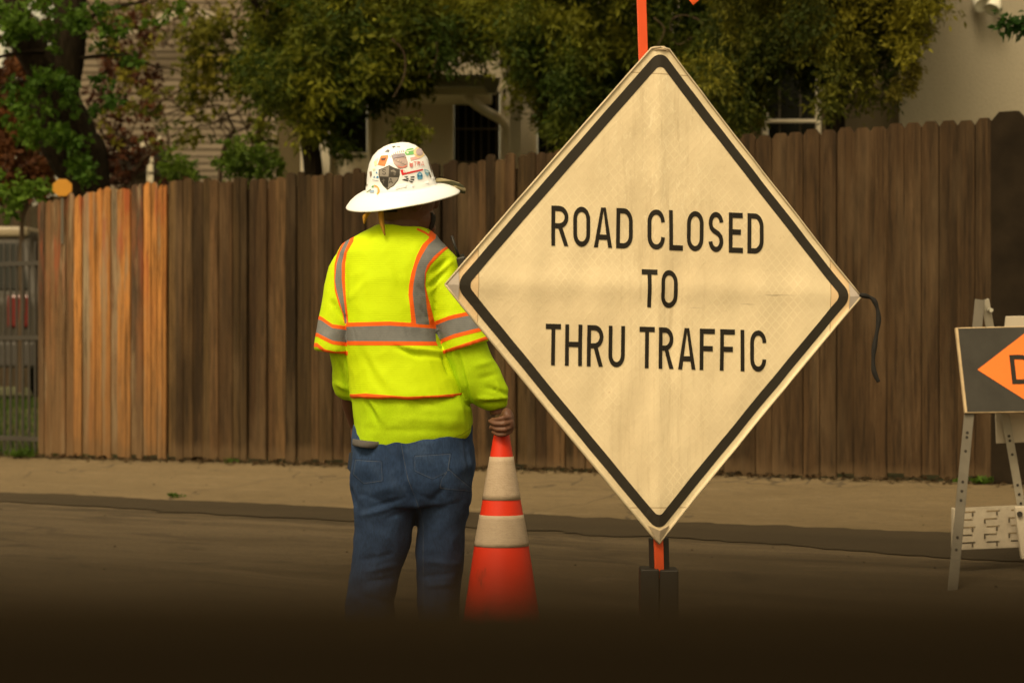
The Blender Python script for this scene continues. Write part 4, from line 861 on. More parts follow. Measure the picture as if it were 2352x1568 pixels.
# ------------------------------------------------------------------ the worker
YP = 7.56; gzp = zg(*st(P(950, 0, YP).x, YP))
man = empty('person', (P(945, 0, YP).x, YP, gzp), 'worker seen from behind in a lime hi-vis shirt, jeans and white wide-brim hard hat', 'person')
def LR(L, Rr, yc=0.0, hd=.1, pitch=0.0): return ('r', L, Rr, yc, hd, pitch)
def loft(mb, rings, n=32, ex=2.4):
    vv = []
    for (_, L, Rr, yc, hd, pitch) in rings:
        a = P(*L, YP); b = P(*Rr, YP); c = (a+b)/2+Vector((0, yc, 0)); wv_ = (b-a)/2; dv = Vector((0, hd, pitch))
        for k in range(n):
            th = 2*math.pi*k/n; cs, sn_ = math.cos(th), math.sin(th)
            vv.append(c+wv_*math.copysign(abs(cs)**(2/ex), cs)+dv*math.copysign(abs(sn_)**(2/ex), sn_))
    m = len(rings); mb.add(vv, [(i*n+k, i*n+(k+1) % n, (i+1)*n+(k+1) % n, (i+1)*n+k) for i in range(m-1) for k in range(n)]+[tuple(range(n-1, -1, -1)), tuple((m-1)*n+k for k in range(n))])
def ell(mb, c, rx, ry, rz, rot=None, n=24, m=14):
    vv = []
    for j in range(m+1):
        ph = math.pi*j/m
        for k in range(n):
            th = 2*math.pi*k/n; p = Vector((rx*math.sin(ph)*math.cos(th), ry*math.sin(ph)*math.sin(th), rz*math.cos(ph)))
            if rot: p = rot @ p
            vv.append(c+p)
    mb.add(vv, [(j*n+k, j*n+(k+1) % n, (j+1)*n+(k+1) % n, (j+1)*n+k) for j in range(m) for k in range(n)])
def remesh(mb, name, vox, smooth_it):
    me = mb.mesh(name+'_src'); bm = bmesh.new(); bm.from_mesh(me); bmesh.ops.remove_doubles(bm, verts=bm.verts, dist=1e-5); bmesh.ops.recalc_face_normals(bm, faces=bm.faces); bm.to_mesh(me); bm.free()
    o = bpy.data.objects.new('tmp', me); COL.objects.link(o); r_ = o.modifiers.new('r', 'REMESH'); r_.mode = 'VOXEL'; r_.voxel_size = vox
    if smooth_it: s_ = o.modifiers.new('s', 'SMOOTH'); s_.factor = .5; s_.iterations = smooth_it
    dg = bpy.context.evaluated_depsgraph_get(); nm = bpy.data.meshes.new_from_object(o.evaluated_get(dg)); bpy.data.objects.remove(o); nm.name = name; nm.materials.clear(); return nm
YB = YP-.13
def pxy(co_): return 1176+co_[:, 0]/YB*F, 784-(co_[:, 2]-HC)/YB*F
def seg_d(x, y, x0, y0, x1, y1):
    dx, dy = x1-x0, y1-y0; t_ = np.clip(((x-x0)*dx+(y-y0)*dy)/(dx*dx+dy*dy), 0, 1); return np.hypot(x-x0-t_*dx, y-y0-t_*dy), t_
def displace(me, folds, amp, nscale, seed=0, ridge=0):
    n = len(me.vertices); co_ = np.empty(n*3, np.float32); me.vertices.foreach_get('co', co_); co_ = co_.reshape(-1, 3); no = np.empty(n*3, np.float32); me.vertices.foreach_get('normal', no); no = no.reshape(-1, 3)
    x, y = pxy(co_); d = np.zeros(n)
    for (x0, y0, x1, y1, w_, a_) in folds:
        dd, t_ = seg_d(x, y, x0, y0, x1, y1); d += a_*np.exp(-(dd/w_)**2)*np.sin(np.pi*np.clip(t_*.9+.05, 0, 1))**.5
    back = np.clip(-no[:, 1]*2+.3, 0, 1); d *= back
    ns = np.array([noise.noise(Vector((p[0]*nscale[0]+seed, p[1]*nscale[1], p[2]*nscale[2])))+.5*noise.noise(Vector((p[0]*nscale[0]*2.3+seed, p[1]*nscale[1]*2, p[2]*nscale[2]*2.1))) for p in co_.tolist()])
    if ridge:
        rg = np.array([1-2.4*abs(noise.noise(Vector((p[0]*7+p[2]*3+seed, p[1]*6, p[2]*8-p[0]*4)))) for p in co_.tolist()])+.5*np.array([1-2.4*abs(noise.noise(Vector((p[0]*15-p[2]*6+seed, p[1]*12, p[2]*15+p[0]*5)))) for p in co_.tolist()])
        d += ridge*rg
    d += amp*ns; co_ = co_+no*d[:, None]; me.vertices.foreach_set('co', co_.astype(np.float32).ravel()); me.update(); return co_
def fattr(me, name, val): a = me.attributes.new(name, 'FLOAT', 'POINT'); a.data.foreach_set('value', val.astype(np.float32))

# shirt (long sleeved, untucked)
mb = MB()
loft(mb, [LR((884, 526), (966, 526), .01, .054), LR((864, 545), (982, 545), .01, .075), LR((828, 578), (1008, 578), .015, .11), LR((802, 640), (1006, 640), .02, .135), LR((800, 740), (1002, 740), .02, .145), LR((804, 840), (1035, 840), .02, .150), LR((807, 900), (1062, 900), .02, .162), LR((810, 940), (1083, 940), .02, .168), LR((813, 975), (1085, 970), .02, .166, .006), LR((813, 1004), (1084, 986), .02, .162, .010), LR((813, 1018), (1082, 993), .02, .158, .014), LR((817, 1025), (1078, 999), .02, .152, .014)])
loft(mb, [LR((960, 600), (1034, 622), 0, .050), LR((975, 660), (1058, 650), -.005, .062), LR((998, 740), (1090, 715), -.01, .066), LR((1020, 800), (1115, 775), -.01, .068), LR((1036, 850), (1134, 822), -.01, .066), LR((1052, 893), (1152, 858), -.01, .066), LR((1075, 920), (1168, 893), -.01, .060), LR((1104, 936), (1167, 912), -.01, .046), LR((1122, 944), (1165, 934), -.01, .034)], 24, 2.1)
loft(mb, [LR((775, 640), (850, 612), 0, .050), LR((748, 700), (820, 690), 0, .058), LR((745, 760), (808, 755), 0, .058), LR((758, 815), (812, 812), .01, .052), LR((764, 850), (820, 850), .02, .052), LR((763, 885), (825, 890), .04, .058), LR((768, 905), (822, 915), .06, .055), LR((785, 918), (822, 922), .07, .04)], 24, 2.1)
me = remesh(mb, 'shirt', .0065, 3)
co_ = displace(me, [(838, 918, 868, 974, 5, -.007), (850, 918, 882, 968, 5, .006), (925, 905, 960, 930, 8, .005), (960, 912, 1010, 935, 7, -.004), (1070, 930, 1075, 985, 8, -.006),
    (1052, 810, 1078, 925, 5, -.012), (1064, 830, 1090, 920, 6, .006), (1120, 890, 1160, 905, 4, -.008), (1100, 915, 1165, 915, 4, .008), (1108, 928, 1160, 922, 3, -.009), (1140, 880, 1164, 930, 3, .006), (1100, 870, 1140, 860, 6, -.004), (1090, 840, 1130, 830, 6, .004),
    (775, 830, 795, 905, 4, -.010), (765, 880, 800, 900, 5, .006), (785, 830, 800, 890, 3, .006), (900, 960, 1060, 968, 9, .003), (840, 985, 1060, 990, 8, -.0025)], .0042, (9, 9, 5), 3, .0030)
g = NT('shirt_knit'); v1 = g.noise(260, g.coord(), 3); v2 = g.noise(9, g.coord(), 6)
cc = g.mix(g.ramp(v2, [(.3, 0), (.7, 1)]), (.33, .52, .003), (.40, .60, .008)); cc = g.mix(g.ramp(v1, [(.3, .3), (.6, 0)]), cc, (.20, .30, .0))
hm = g.attr('hem').outputs['Fac']; cc = g.mix(g.math('LESS_THAN', g.math('ABSOLUTE', hm), 1.1), cc, (.24, .33, .01))
g.bump(v1, .25, .002); M_shirt = g.out(cc, .85, .15)
x, y = pxy(co_); hem = y-np.interp(x, [812, 870, 947, 1010, 1060, 1083], [1018, 1031, 1031, 1016, 999, 985]); fattr(me, 'hem', np.where(co_[:, 1] < YP+.02, hem, -9))
shirt = link('shirt', me, M_shirt, man, True)
# vest over it, short wide sleeves
mb = MB()
loft(mb, [LR((866, 518), (972, 519), .01, .066), LR((845, 530), (990, 530), .01, .082), LR((824, 541), (1003, 541), .01, .096), LR((802, 552), (1012, 552), .012, .11), LR((786, 564), (1024, 564), .015, .122), LR((776, 580), (1036, 580), .015, .130), LR((778, 600), (1036, 600), .015, .136), LR((786, 640), (1020, 640), .015, .147), LR((790, 740), (1004, 740), .015, .158), LR((793, 785), (1015, 785), .015, .160), LR((797, 830), (1035, 830), .015, .162), LR((801, 880), (1056, 880), .015, .170), LR((804, 908), (1065, 906), .015, .176), LR((804, 914), (1065, 910), .015, .177)])
loft(mb, [LR((950, 570), (1036, 578), 0, .060), LR((960, 610), (1055, 598), 0, .066), LR((970, 650), (1062, 640), -.005, .072), LR((990, 725), (1096, 705), -.01, .080), LR((1008, 775), (1118, 752), -.012, .084), LR((1017, 800), (1126, 773), -.012, .086), LR((1019, 809), (1129, 780), -.012, .087)], 24, 2.1)
loft(mb, [LR((772, 588), (850, 580), 0, .060), LR((757, 612), (845, 620), 0, .066), LR((746, 655), (830, 665), 0, .070), LR((735, 725), (815, 735), 0, .076), LR((728, 765), (806, 775), 0, .080), LR((724, 795), (802, 806), 0, .082), LR((724, 801), (802, 812), 0, .083)], 24, 2.1)
me = remesh(mb, 'vest', .0060, 3)
co_ = displace(me, [(761, 693, 790, 738, 5, -.014), (770, 700, 793, 750, 4, .008), (985, 628, 1030, 592, 4, -.006), (985, 645, 1035, 600, 3.5, .006), (983, 660, 1025, 622, 4, -.005), (986, 672, 1015, 640, 4, .004), (904, 611, 936, 690, 9, -.005), (925, 640, 955, 720, 8, .004), (845, 640, 800, 690, 8, .003), (805, 634, 802, 690, 5, .004),
    (835, 640, 842, 730, 9, -.003), (907, 796, 967, 822, 5, -.008), (925, 797, 1010, 808, 4, .006), (940, 812, 1020, 822, 5, -.005), (828, 800, 870, 890, 9, -.004), (850, 820, 905, 900, 10, .004), (1003, 760, 1012, 800, 4, -.006), (978, 640, 985, 700, 4, -.004), (1014, 815, 1030, 860, 5, -.008), (790, 700, 793, 740, 3, -.006),
    (810, 748, 818, 785, 3, -.003), (872, 748, 884, 788, 3, -.003), (925, 748, 950, 790, 3, -.004), (960, 655, 975, 675, 3, -.004), (965, 705, 985, 735, 3, -.004), (960, 740, 1062, 720, 6, .003)], .0040, (6, 6, 4), 8, .0022)
x, y = pxy(co_); I = np.interp
cy = lambda a: [470.4+k*.216 for k in a]; cxx = lambda a: [696.2+k*.216 for k in a]
def xi(ys, xs): return I(y, cy(ys), cxx(xs))
LbY = [380, 500, 620, 800, 900, 1050, 1150, 1260]
l0, l1, l2, l3 = xi(LbY, [390, 338, 313, 313, 319, 362, 403, 426]), xi(LbY, [420, 368, 336, 322, 338, 381, 411, 430]), xi(LbY, [470, 420, 395, 396, 407, 424, 436, 452]), xi(LbY, [520, 452, 433, 431, 437, 448, 461, 470])
RbY = [345, 420, 540, 640, 720, 850, 950, 1100, 1250]
r0, r1, r2, r3 = xi(RbY, [1330, 1262, 1205, 1175, 1150, 1126, 1120, 1138, 1150]), xi(RbY, [1400, 1325, 1258, 1215, 1195, 1172, 1166, 1182, 1200]), xi(RbY, [1560, 1520, 1390, 1316, 1294, 1288, 1298, 1312, 1335]), xi(RbY, [1600, 1560, 1440, 1352, 1308, 1296, 1318, 1358, 1392])
band0 = I(x, [790, 895, 945, 1003], [740.5, 738, 741, 745]); lb_ = I(y, [690, 742, 812], [789, 791.5, 796]); rb_ = I(y, [560, 621, 654, 686, 714, 740, 784, 807], [990, 977, 977, 979, 988, 996.5, 1010, 1016])
up_ = band0+2-y; iv = lambda v, a, b: np.minimum(v-a, b-v); mxm = np.maximum; mnm = np.minimum
org = mxm(mnm(iv(x, l0, l3), up_), mnm(iv(x, r0, r3), up_)); gry = mxm(mnm(iv(x, l1, l2), up_), mnm(iv(x, r1, r2), up_))
tor = mnm(x-lb_+0.0, rb_+1-x); bot = I(x, [795, 1010], [783, 784])
org = mxm(org, mnm(iv(y, band0, bot+9.7), tor)); gry = mxm(gry, mnm(iv(y, band0+9.7, bot), tor))
sr = x-rb_; y0r = I(x, [990, 1033, 1074, 1100, 1130], [740, 724, 715, 709, 703]); y1r = I(x, [1006, 1042, 1098, 1130], [781, 767, 753, 746])
slr = mnm(iv(y, y0r, y1r+9.5), sr); slg = mnm(iv(y, y0r+9.5, y1r), sr); hemr = mnm(iv(y, I(x, [1018, 1056, 1104, 1130], [804, 792, 776, 767]), I(x, [1018, 1056, 1104, 1130], [804, 792, 776, 767])+9), sr)
sl2 = lb_-x; y0l = I(x, [728, 736, 761, 789], [724, 727.5, 744, 748]); y1l = I(x, [724, 728, 761, 793], [764, 766, 782, 786])
sll = mnm(iv(y, y0l, y1l+9), sl2); slg2 = mnm(iv(y, y0l+9, y1l), sl2); heml = mnm(iv(y, I(x, [724, 744, 768, 796], [787, 802, 807.5, 806]), I(x, [724, 744, 768, 796], [787, 802, 807.5, 806])+10), sl2)
low = mnm(iv(y, I(x, [804, 840, 936, 1008, 1063], [906, 903, 910, 907, 903]), 0*x+930), mnm(x-798, 0*x+9)); low = np.where(y > 880, low, -9)
ncv = I(x, [950, 962, 975, 990], [521, 526, 532, 543]); neck = mnm(mnm(iv(y, ncv-3, ncv+3), x-955), 993-x)
org = mxm.reduce([org, slr, sll, hemr, heml, low, neck]); gry = mxm.reduce([gry, slg, slg2])
fattr(me, 'orange', org); fattr(me, 'grey', gry)
g = NT('vest_mesh'); wv = g.n('ShaderNodeTexWave', _bands_direction='Z'); g.l(g.coord(), wv.inputs[0]); wv.inputs['Scale'].default_value = 48; wv.inputs['Distortion'].default_value = .3
v2 = g.noise(7, g.coord(), 6); cc = g.mix(g.ramp(v2, [(.3, 0), (.7, 1)]), (.47, .66, .0), (.54, .73, .002)); cc = g.mix(g.math('MULTIPLY', wv.outputs[0], .14), cc, (.34, .50, .0))
def step(a, w_=.5): m_ = g.n('ShaderNodeMapRange'); g.l(a, m_.inputs[0]); m_.inputs[1].default_value = -w_; m_.inputs[2].default_value = w_; return m_.outputs[0]
cc = g.mix(step(g.attr('orange').outputs['Fac']), cc, (.80, .125, .012)); gc = g.mix(g.ramp(g.noise(25, g.coord(), 5), [(.3, 0), (.7, 1)]), (.145, .155, .165), (.185, .195, .205)); cc = g.mix(step(g.attr('grey').outputs['Fac']), cc, gc)
hgt = g.math('ADD', g.math('MULTIPLY', wv.outputs[0], .15), g.math('ADD', g.noise(14, g.coord(), 4), g.math('MULTIPLY', step(g.attr('orange').outputs['Fac'], 1.5), .5))); g.bump(hgt, .35, .005)
M_vest = g.out(cc, .75, .2); vest = link('vest', me, M_vest, man, True)
# jeans
mb = MB()
loft(mb, [LR((815, 975), (1080, 965), .02, .145), LR((806, 1040), (1086, 1020), .015, .155), LR((804, 1080), (1090, 1070), .01, .160), LR((808, 1120), (1086, 1115), .01, .155), LR((815, 1160), (1082, 1155), .015, .140)])
loft(mb, [LR((815, 1110), (955, 1110), .0, .125), LR((817, 1160), (956, 1160), .0, .118), LR((816, 1200), (951, 1200), .0, .108), LR((812, 1260), (938, 1260), .0, .098), LR((808, 1310), (917, 1310), .005, .092), LR((797, 1380), (906, 1380), .01, .088), LR((792, 1450), (902, 1450), .01, .085), LR((790, 1540), (900, 1540), .01, .09), LR((788, 1600), (900, 1600), .0, .10)], 24, 2.2)
loft(mb, [LR((945, 1110), (1085, 1110), .01, .125), LR((958, 1160), (1077, 1160), .01, .112), LR((959, 1220), (1067, 1220), .01, .10), LR((957, 1300), (1061, 1300), .015, .094), LR((961, 1390), (1051, 1390), .02, .088), LR((960, 1450), (1048, 1450), .02, .085), LR((955, 1540), (1048, 1540), .02, .09), LR((952, 1600), (1048, 1600), .02, .10)], 24, 2.2)
ell(mb, P(882, 1080, YP-.070), .080, .063, .09); ell(mb, P(1002, 1076, YP-.070), .080, .063, .09)
me = remesh(mb, 'jeans', .0060, 3)
co_ = displace(me, [(850, 1166, 930, 1142, 5, -.004), (830, 1135, 870, 1150, 4, -.003), (826, 1185, 900, 1165, 6, .006), (890, 1190, 948, 1165, 5, -.005), (965, 1135, 1010, 1152, 5, -.004), (1010, 1165, 1060, 1150, 5, -.003), (925, 1030, 935, 1110, 5, -.009), (936, 1110, 956, 1155, 5, -.012), (990, 1150, 1020, 1120, 7, -.005),
    (830, 1290, 900, 1275, 7, -.005), (835, 1315, 905, 1300, 7, .005), (840, 1340, 900, 1330, 6, -.005), (970, 1290, 1050, 1300, 7, .004), (965, 1330, 1040, 1320, 7, -.005), (975, 1350, 1040, 1345, 6, .005), (820, 1370, 890, 1390, 7, -.004), (806, 1125, 818, 1165, 4, -.010), (1070, 1000, 1075, 1100, 5, -.005)], .0036, (11, 11, 9), 5, .0042)
x, y = pxy(co_)
def polysd(pl):
    d = np.full(len(x), 1e9); ins = np.zeros(len(x), bool)
    for i in range(len(pl)):
        a, b = pl[i-1], pl[i]; dd, _ = seg_d(x, y, *a, *b); d = np.minimum(d, dd); c_ = ((a[1] > y) != (b[1] > y)) & (x < (b[0]-a[0])*(y-a[1])/(b[1]-a[1]+1e-9)+a[0]); ins ^= c_
    return np.where(ins, d, -d)
pk = mxm(polysd([(812, 1055), (878, 1057), (881, 1105), (834, 1113), (807, 1092)]), polysd([(951, 1044), (1037, 1040), (1030, 1084), (994, 1101), (951, 1081)])); pk = mxm(pk, polysd([(1031, 1074), (1100, 1140), (1066, 1130), (1008, 1122), (1012, 1100)]))
fattr(me, 'pocket', np.where(co_[:, 1] < YP, pk, -50)); fattr(me, 'seam', np.where((co_[:, 1] < YP), I(y, [1020, 1060, 1100, 1150, 1200], [922, 929, 938, 957, 970])-x, 50)); fattr(me, 'waist', y-(1045-(x-812)*.04))
g = NT('denim'); v1 = g.noise(190, g.coord((1, 1, .35)), 3); v2 = g.noise(5, g.coord((1, 1, .7)), 7, .65); cc = g.mix(g.ramp(v2, [(.3, 0), (.7, 1)]), (.015, .031, .078), (.033, .064, .145))
v4 = g.noise(2.2, g.coord((1.2, 1, .8)), 5); cc = g.mix(g.ramp(v4, [(.48, 0), (.66, .55)]), cc, (.075, .115, .20)); cc = g.mix(g.ramp(v1, [(.3, .45), (.6, 0)]), cc, (.010, .016, .032)); st_ = g.math('LESS_THAN', g.math('ABSOLUTE', g.math('SUBTRACT', g.attr('pocket').outputs['Fac'], 2.5)), .55); se = g.math('LESS_THAN', g.math('ABSOLUTE', g.attr('seam').outputs['Fac']), .6)
cc = g.mix(g.math('MULTIPLY', g.math('MAXIMUM', st_, se), g.ramp(g.noise(30, g.coord(), 3), [(.35, .15), (.6, .6)])), cc, (.10, .11, .12)); pe = g.math('LESS_THAN', g.math('ABSOLUTE', g.attr('pocket').outputs['Fac']), .6); cc = g.mix(g.math('MULTIPLY', pe, .6), cc, (.006, .009, .016))
g.bump(g.math('ADD', g.math('MULTIPLY', g.noise(24, g.coord((1, 1, .6)), 4), 1.0), step(g.attr('pocket').outputs['Fac'], 1)) if False else g.noise(24, g.coord((1, 1, .6)), 4), .4, .006); M_denim = g.out(cc, .9, .1)
link('jeans', me, M_denim, man, True)
mb = MB(); mb.add([P(x_, y_, YP-.155) for x_, y_ in ((802, 1040), (810, 1036), (806, 1085), (798, 1075))], [(0, 1, 2, 3)]); o = mb.build('tool_loop', M_denim, man); o.modifiers.new('s', 'SOLIDIFY').thickness = .004
# undershirt edge showing below the shirt hem at the left
mb = MB(); loft(mb, [LR((812, 1006), (895, 1012), -.045, .090), LR((811, 1016), (890, 1023), -.045, .090), LR((813, 1020), (880, 1028), -.045, .088)], 24, 2.2); mb.build('undershirt', simple('undershirt_grey', (.09, .085, .085), .9), man, True)
# body: one continuous skin surface
fd = Vector((math.sin(R(60)), math.cos(R(60)), 0)); rtv = Vector((fd.y, -fd.x, 0)); up = Vector((0, 0, 1))
rotH = Matrix((rtv, fd, up)).transposed(); hc = P(933, 452, YP+.0)
mb = MB(); ell(mb, hc, .076, .096, .112, rotH); ell(mb, hc+fd*.035-up*.065, .058, .060, .062, rotH); ell(mb, hc+fd*.100-up*.012, .012, .020, .024, rotH, 12, 8); ell(mb, hc+fd*.086-up*.056, .024, .012, .010, rotH, 12, 8); ell(mb, hc+fd*.080-up*.096, .024, .022, .018, rotH, 12, 8)
for sg in (-1, 1): ell(mb, hc+rtv*sg*.078-fd*.002-up*.018, .010, .020, .032, rotH, 12, 8); ell(mb, hc+fd*.082+rtv*sg*.032+up*.022, .022, .012, .008, rotH, 12, 8)
def tub(pts, rad, n=16): mb.tube(pts, rad, n)
tub([P(930, 470, YP-.005), P(927, 505, YP), P(925, 540, YP+.01), P(925, 600, YP+.02)], [.058, .062, .068, .08])
loft(mb, [LR((870, 545), (985, 545), .02, .05), LR((825, 585), (1022, 585), .02, .085), LR((812, 680), (1000, 680), .02, .11), LR((815, 800), (1020, 800), .02, .12), LR((822, 930), (1065, 930), .02, .135), LR((822, 1040), (1072, 1040), .015, .13), LR((828, 1120), (1066, 1120), .015, .12)])
tub([P(1000, 620, YP), P(1035, 700, YP), P(1072, 800, YP-.01), P(1105, 870, YP-.01), P(1140, 925, YP-.01), P(1146, 950, YP-.01)], [.05, .05, .045, .042, .030, .027])
tub([P(800, 625, YP), P(784, 700, YP+.01), P(789, 800, YP+.02), P(797, 880, YP+.05), P(806, 930, YP+.10), P(820, 975, YP+.16)], [.05, .040, .028, .028, .028, .025])
for (xs, ys, yo) in (((886, 884, 862, 850, 846), (1120, 1250, 1380, 1500, 1610), 0.0), ((1020, 1012, 1010, 1006, 1002), (1120, 1250, 1380, 1500, 1610), .01)): tub([P(a, b, YP+yo) for a, b in zip(xs, ys)], [.08, .07, .05, .05, .035])
# right hand closed around the cone top: palm on the outer side, fingers wrap the near side, thumb the far side
hx = lambda x_, y_, d_: P(x_, y_, KY+d_)
ell(mb, hx(1166, 958, -.005), .020, .032, .030, Matrix.Rotation(R(-12), 3, 'Y')); ell(mb, hx(1170, 975, -.012), .017, .036, .026)
def finger(pts, r0): mb.tube(crv(pts, 3), [r0*(1-.22*k/(3*(len(pts)-1))) for k in range(3*(len(pts)-1)+1)], 12); ell(mb, pts[-1], r0*.78, r0*.78, r0*.78, None, 12, 8); ell(mb, pts[0], r0*1.05, r0*1.05, r0*1.05, None, 12, 8); ell(mb, pts[1], r0*1.04, r0*1.04, r0*1.04, None, 12, 8)
finger([hx(1170, 959, -.034), hx(1156, 960, -.053), hx(1140, 963, -.045), hx(1131, 963, -.030)], .0082)
finger([hx(1173, 969, -.034), hx(1158, 973, -.055), hx(1138, 973, -.047), hx(1125, 967, -.032)], .0084)
finger([hx(1174, 980, -.033), hx(1160, 986, -.054), hx(1142, 986, -.047), hx(1130, 980, -.032)], .0080)
finger([hx(1173, 990, -.029), hx(1160, 997, -.048), hx(1144, 998, -.043), hx(1132, 992, -.031)], .0070)
finger([hx(1158, 950, .010), hx(1150, 962, .034), hx(1138, 974, .040), hx(1128, 982, .036)], .0098)
# left hand, relaxed in front
lh = P(818, 992, YP+.19); ell(mb, lh, .018, .036, .042)
for k in range(4): finger([lh+Vector((.004, -.024+.016*k, -.03)), lh+Vector((.010, -.024+.017*k, -.062)), lh+Vector((.022, -.022+.017*k, -.084)), lh+Vector((.034, -.020+.016*k, -.090))], .0082)
finger([lh+Vector((0, -.03, .01)), lh+Vector((.014, -.046, -.015)), lh+Vector((.028, -.048, -.036))], .0095)
me = remesh(mb, 'body', .0030, 2)
g = NT('skin'); v1 = g.noise(40, g.coord(), 5); v2 = g.noise(6, g.coord(), 4); cc = g.mix(g.ramp(v2, [(.3, 0), (.7, 1)]), (.082, .037, .021), (.125, .055, .031)); cc = g.mix(g.ramp(v1, [(.3, .3), (.6, 0)]), cc, (.09, .035, .022)); g.bump(v1, .2, .002)
g.b.inputs['Subsurface Weight'].default_value = .08; g.b.inputs['Subsurface Radius'].default_value = (.01, .004, .002); M_skin = g.out(cc, .55, .35); link('body', me, M_skin, man, True)
M_hair = simple('hair_black', (.012, .009, .007), .7, .2, var=.3, scale=120, bump=.5)
def patch(c, rx, ry, rz, cond, name, mat, thick=.004, jag=.006):
    mb = MB(); n, m = 60, 40; keep = []
    P_ = {}
    for j in range(m+1):
        for k in range(n):
            ph = math.pi*j/m; th = 2*math.pi*k/n; P_[j, k] = Vector((rx*math.sin(ph)*math.cos(th), ry*math.sin(ph)*math.sin(th), rz*math.cos(ph)))
    fs = [(j*n+k, j*n+(k+1) % n, (j+1)*n+(k+1) % n, (j+1)*n+k) for j in range(m) for k in range(n) if cond(P_[j, k]+Vector((0, 0, jag*noise.noise(P_[j, k]*90))))]
    vv = [c+rotH @ (P_[j, k]*(1+.03*noise.noise(P_[j, k]*150))) for j in range(m+1) for k in range(n)]
    used = sorted({i for f_ in fs for i in f_}); mp = {o_: i for i, o_ in enumerate(used)}; mb.add([vv[i] for i in used], [tuple(mp[i] for i in f_) for f_ in fs]); o = mb.build(name, mat, man, True); o.modifiers.new('s', 'SOLIDIFY').thickness = thick; return o
patch(hc, .0785, .0985, .115, lambda p: p.z > -.030-.35*max(0, -p.y-.03)+.9*max(0, p.y+.03) and p.y < .03, 'hair', M_hair)
patch(hc+fd*.035-up*.065, .0595, .0620, .064, lambda p: p.y > .022 and p.z < .012, 'beard', M_hair)
for sg in (-1, 1): mb = MB(); ell(mb, hc+fd*.083+rtv*sg*.031+up*.008, .011, .011, .009, rotH, 12, 8); mb.build('eye', simple('eye', (.5, .45, .4), .3), man, True)
for sg in (-1, 1):
    mb = MB(); c = P(846 if sg < 0 else 1002, 1600, YP+.07); c.z = gzp; mb.lathe([(.0, 0), (.055, 0), (.058, .03), (.054, .07), (.047, .12), (.045, .17), (0, .17)], (c.x, c.y-.05, c.z+.005), 20, sx=.9, sy=1.1); mb2 = MB(); ell(mb, Vector((c.x, c.y+.06, c.z+.045)), .05, .11, .045); mb.build('boot', simple('boot_brown', (.06, .035, .018), .6), man, True)

# hard hat
hup = Vector((-.095, -.215, 1)).normalized(); hf = (fd-hup*fd.dot(hup)).normalized(); hr = hf.cross(hup).normalized(); hcn = P(921, 430, YP-.005)
prof = [(0, .134), (.02, .1335), (.04, .129), (.06, .119), (.076, .104), (.088, .083), (.096, .058), (.1005, .034), (.103, .016), (.1055, .014), (.107, .004), (.1085, -.001), (.114, -.003), (.128, -.008), (.144, -.017), (.160, -.030), (.170, -.042), (.1725, -.046), (.171, -.048), (.158, -.033), (.140, -.019), (.118, -.008), (.100, -.004), (.095, .02), (.085, .07), (.05, .115), (0, .128)]
vv = []; nn = 72
for i, (r_, z_) in enumerate(prof):
    for k in range(nn):
        th = 2*math.pi*k/nn; a, b = math.cos(th), math.sin(th)     # a: side, b: front
        rr = r_; zz_ = z_; sx_, sy_ = .955, 1.05
        if r_ > .109: fr = max(0, b); zz_ += .012*fr*(r_-.109)/.06; sy_ += .04*fr*(r_-.109)/.06; zz_ += .010*abs(a)**3*(r_-.109)/.06
        if i < 9 or i > 22:
            sd_ = abs(a*r_); zz_ += .0055*max(0, 1-(sd_/.020)**2)*(1 if r_ < .09 else .3)
            zz_ += .002*max(0, 1-((sd_-.042)/.008)**2)
        vv.append(hcn+hr*(a*rr*sx_)+hf*(b*rr*sy_)+hup*zz_)
mb = MB(); mb.add(vv, [(i*nn+k, i*nn+(k+1) % nn, (i+1)*nn+(k+1) % nn, (i+1)*nn+k) for i in range(len(prof)-1) for k in range(nn)])
M_hat = simple('hat_white', (.86, .90, .97), .30, .5, var=.04, scale=3); hat = mb.build('hard_hat', M_hat, man, True)
bvh = BVHTree.FromPolygons([tuple(p) for p in mb.v], mb.f)
def hc_(x, y): return 771.5+x*.132, 310.5+y*.132       # coordinates of the enlarged hat crop -> picture
def onhat(x, y, off):
    X, Y_ = hc_(x, y); o_ = Vector((0, 0, HC)); d = Vector(((X-1176)/F, 1, -(Y_-784)/F)).normalized(); loc, nr, _, _ = bvh.ray_cast(o_, d)
    if loc is None: return None
    if nr.dot(d) > 0: nr = -nr
    return loc+nr*off
SK = [0]
def sticker(pl, col, name='sticker', parent=None, dark=None, keepoff=None):
    SK[0] += 1; off = .0007+.000006*SK[0]+(.0010 if parent is not None else 0)+(.0006 if name in ('letter', 'emblem') else 0)
    bm = bmesh.new(); vs_ = [bm.verts.new((x, y, 0)) for x, y in pl]; bm.faces.new(vs_); bmesh.ops.triangulate(bm, faces=bm.faces[:])
    for _ in range(4):
        es = [e for e in bm.edges if e.calc_length() > 26]
        if not es: break
        bmesh.ops.subdivide_edges(bm, edges=es, cuts=1); bmesh.ops.triangulate(bm, faces=bm.faces[:])
    bad = []
    for v_ in bm.verts:
        q = onhat(v_.co.x, v_.co.y, off)
        if q is None: bad.append(v_)
        else: v_.co = q
    bmesh.ops.delete(bm, geom=bad, context='VERTS'); me = bpy.data.meshes.new(name); bm.to_mesh(me); bm.free()
    key = 'stk_%02d%02d%02d' % tuple(int(c*99) for c in col); m_ = bpy.data.materials.get(key) or NT(key).out(col, .45, .4); return link(name, me, m_, parent or hat)
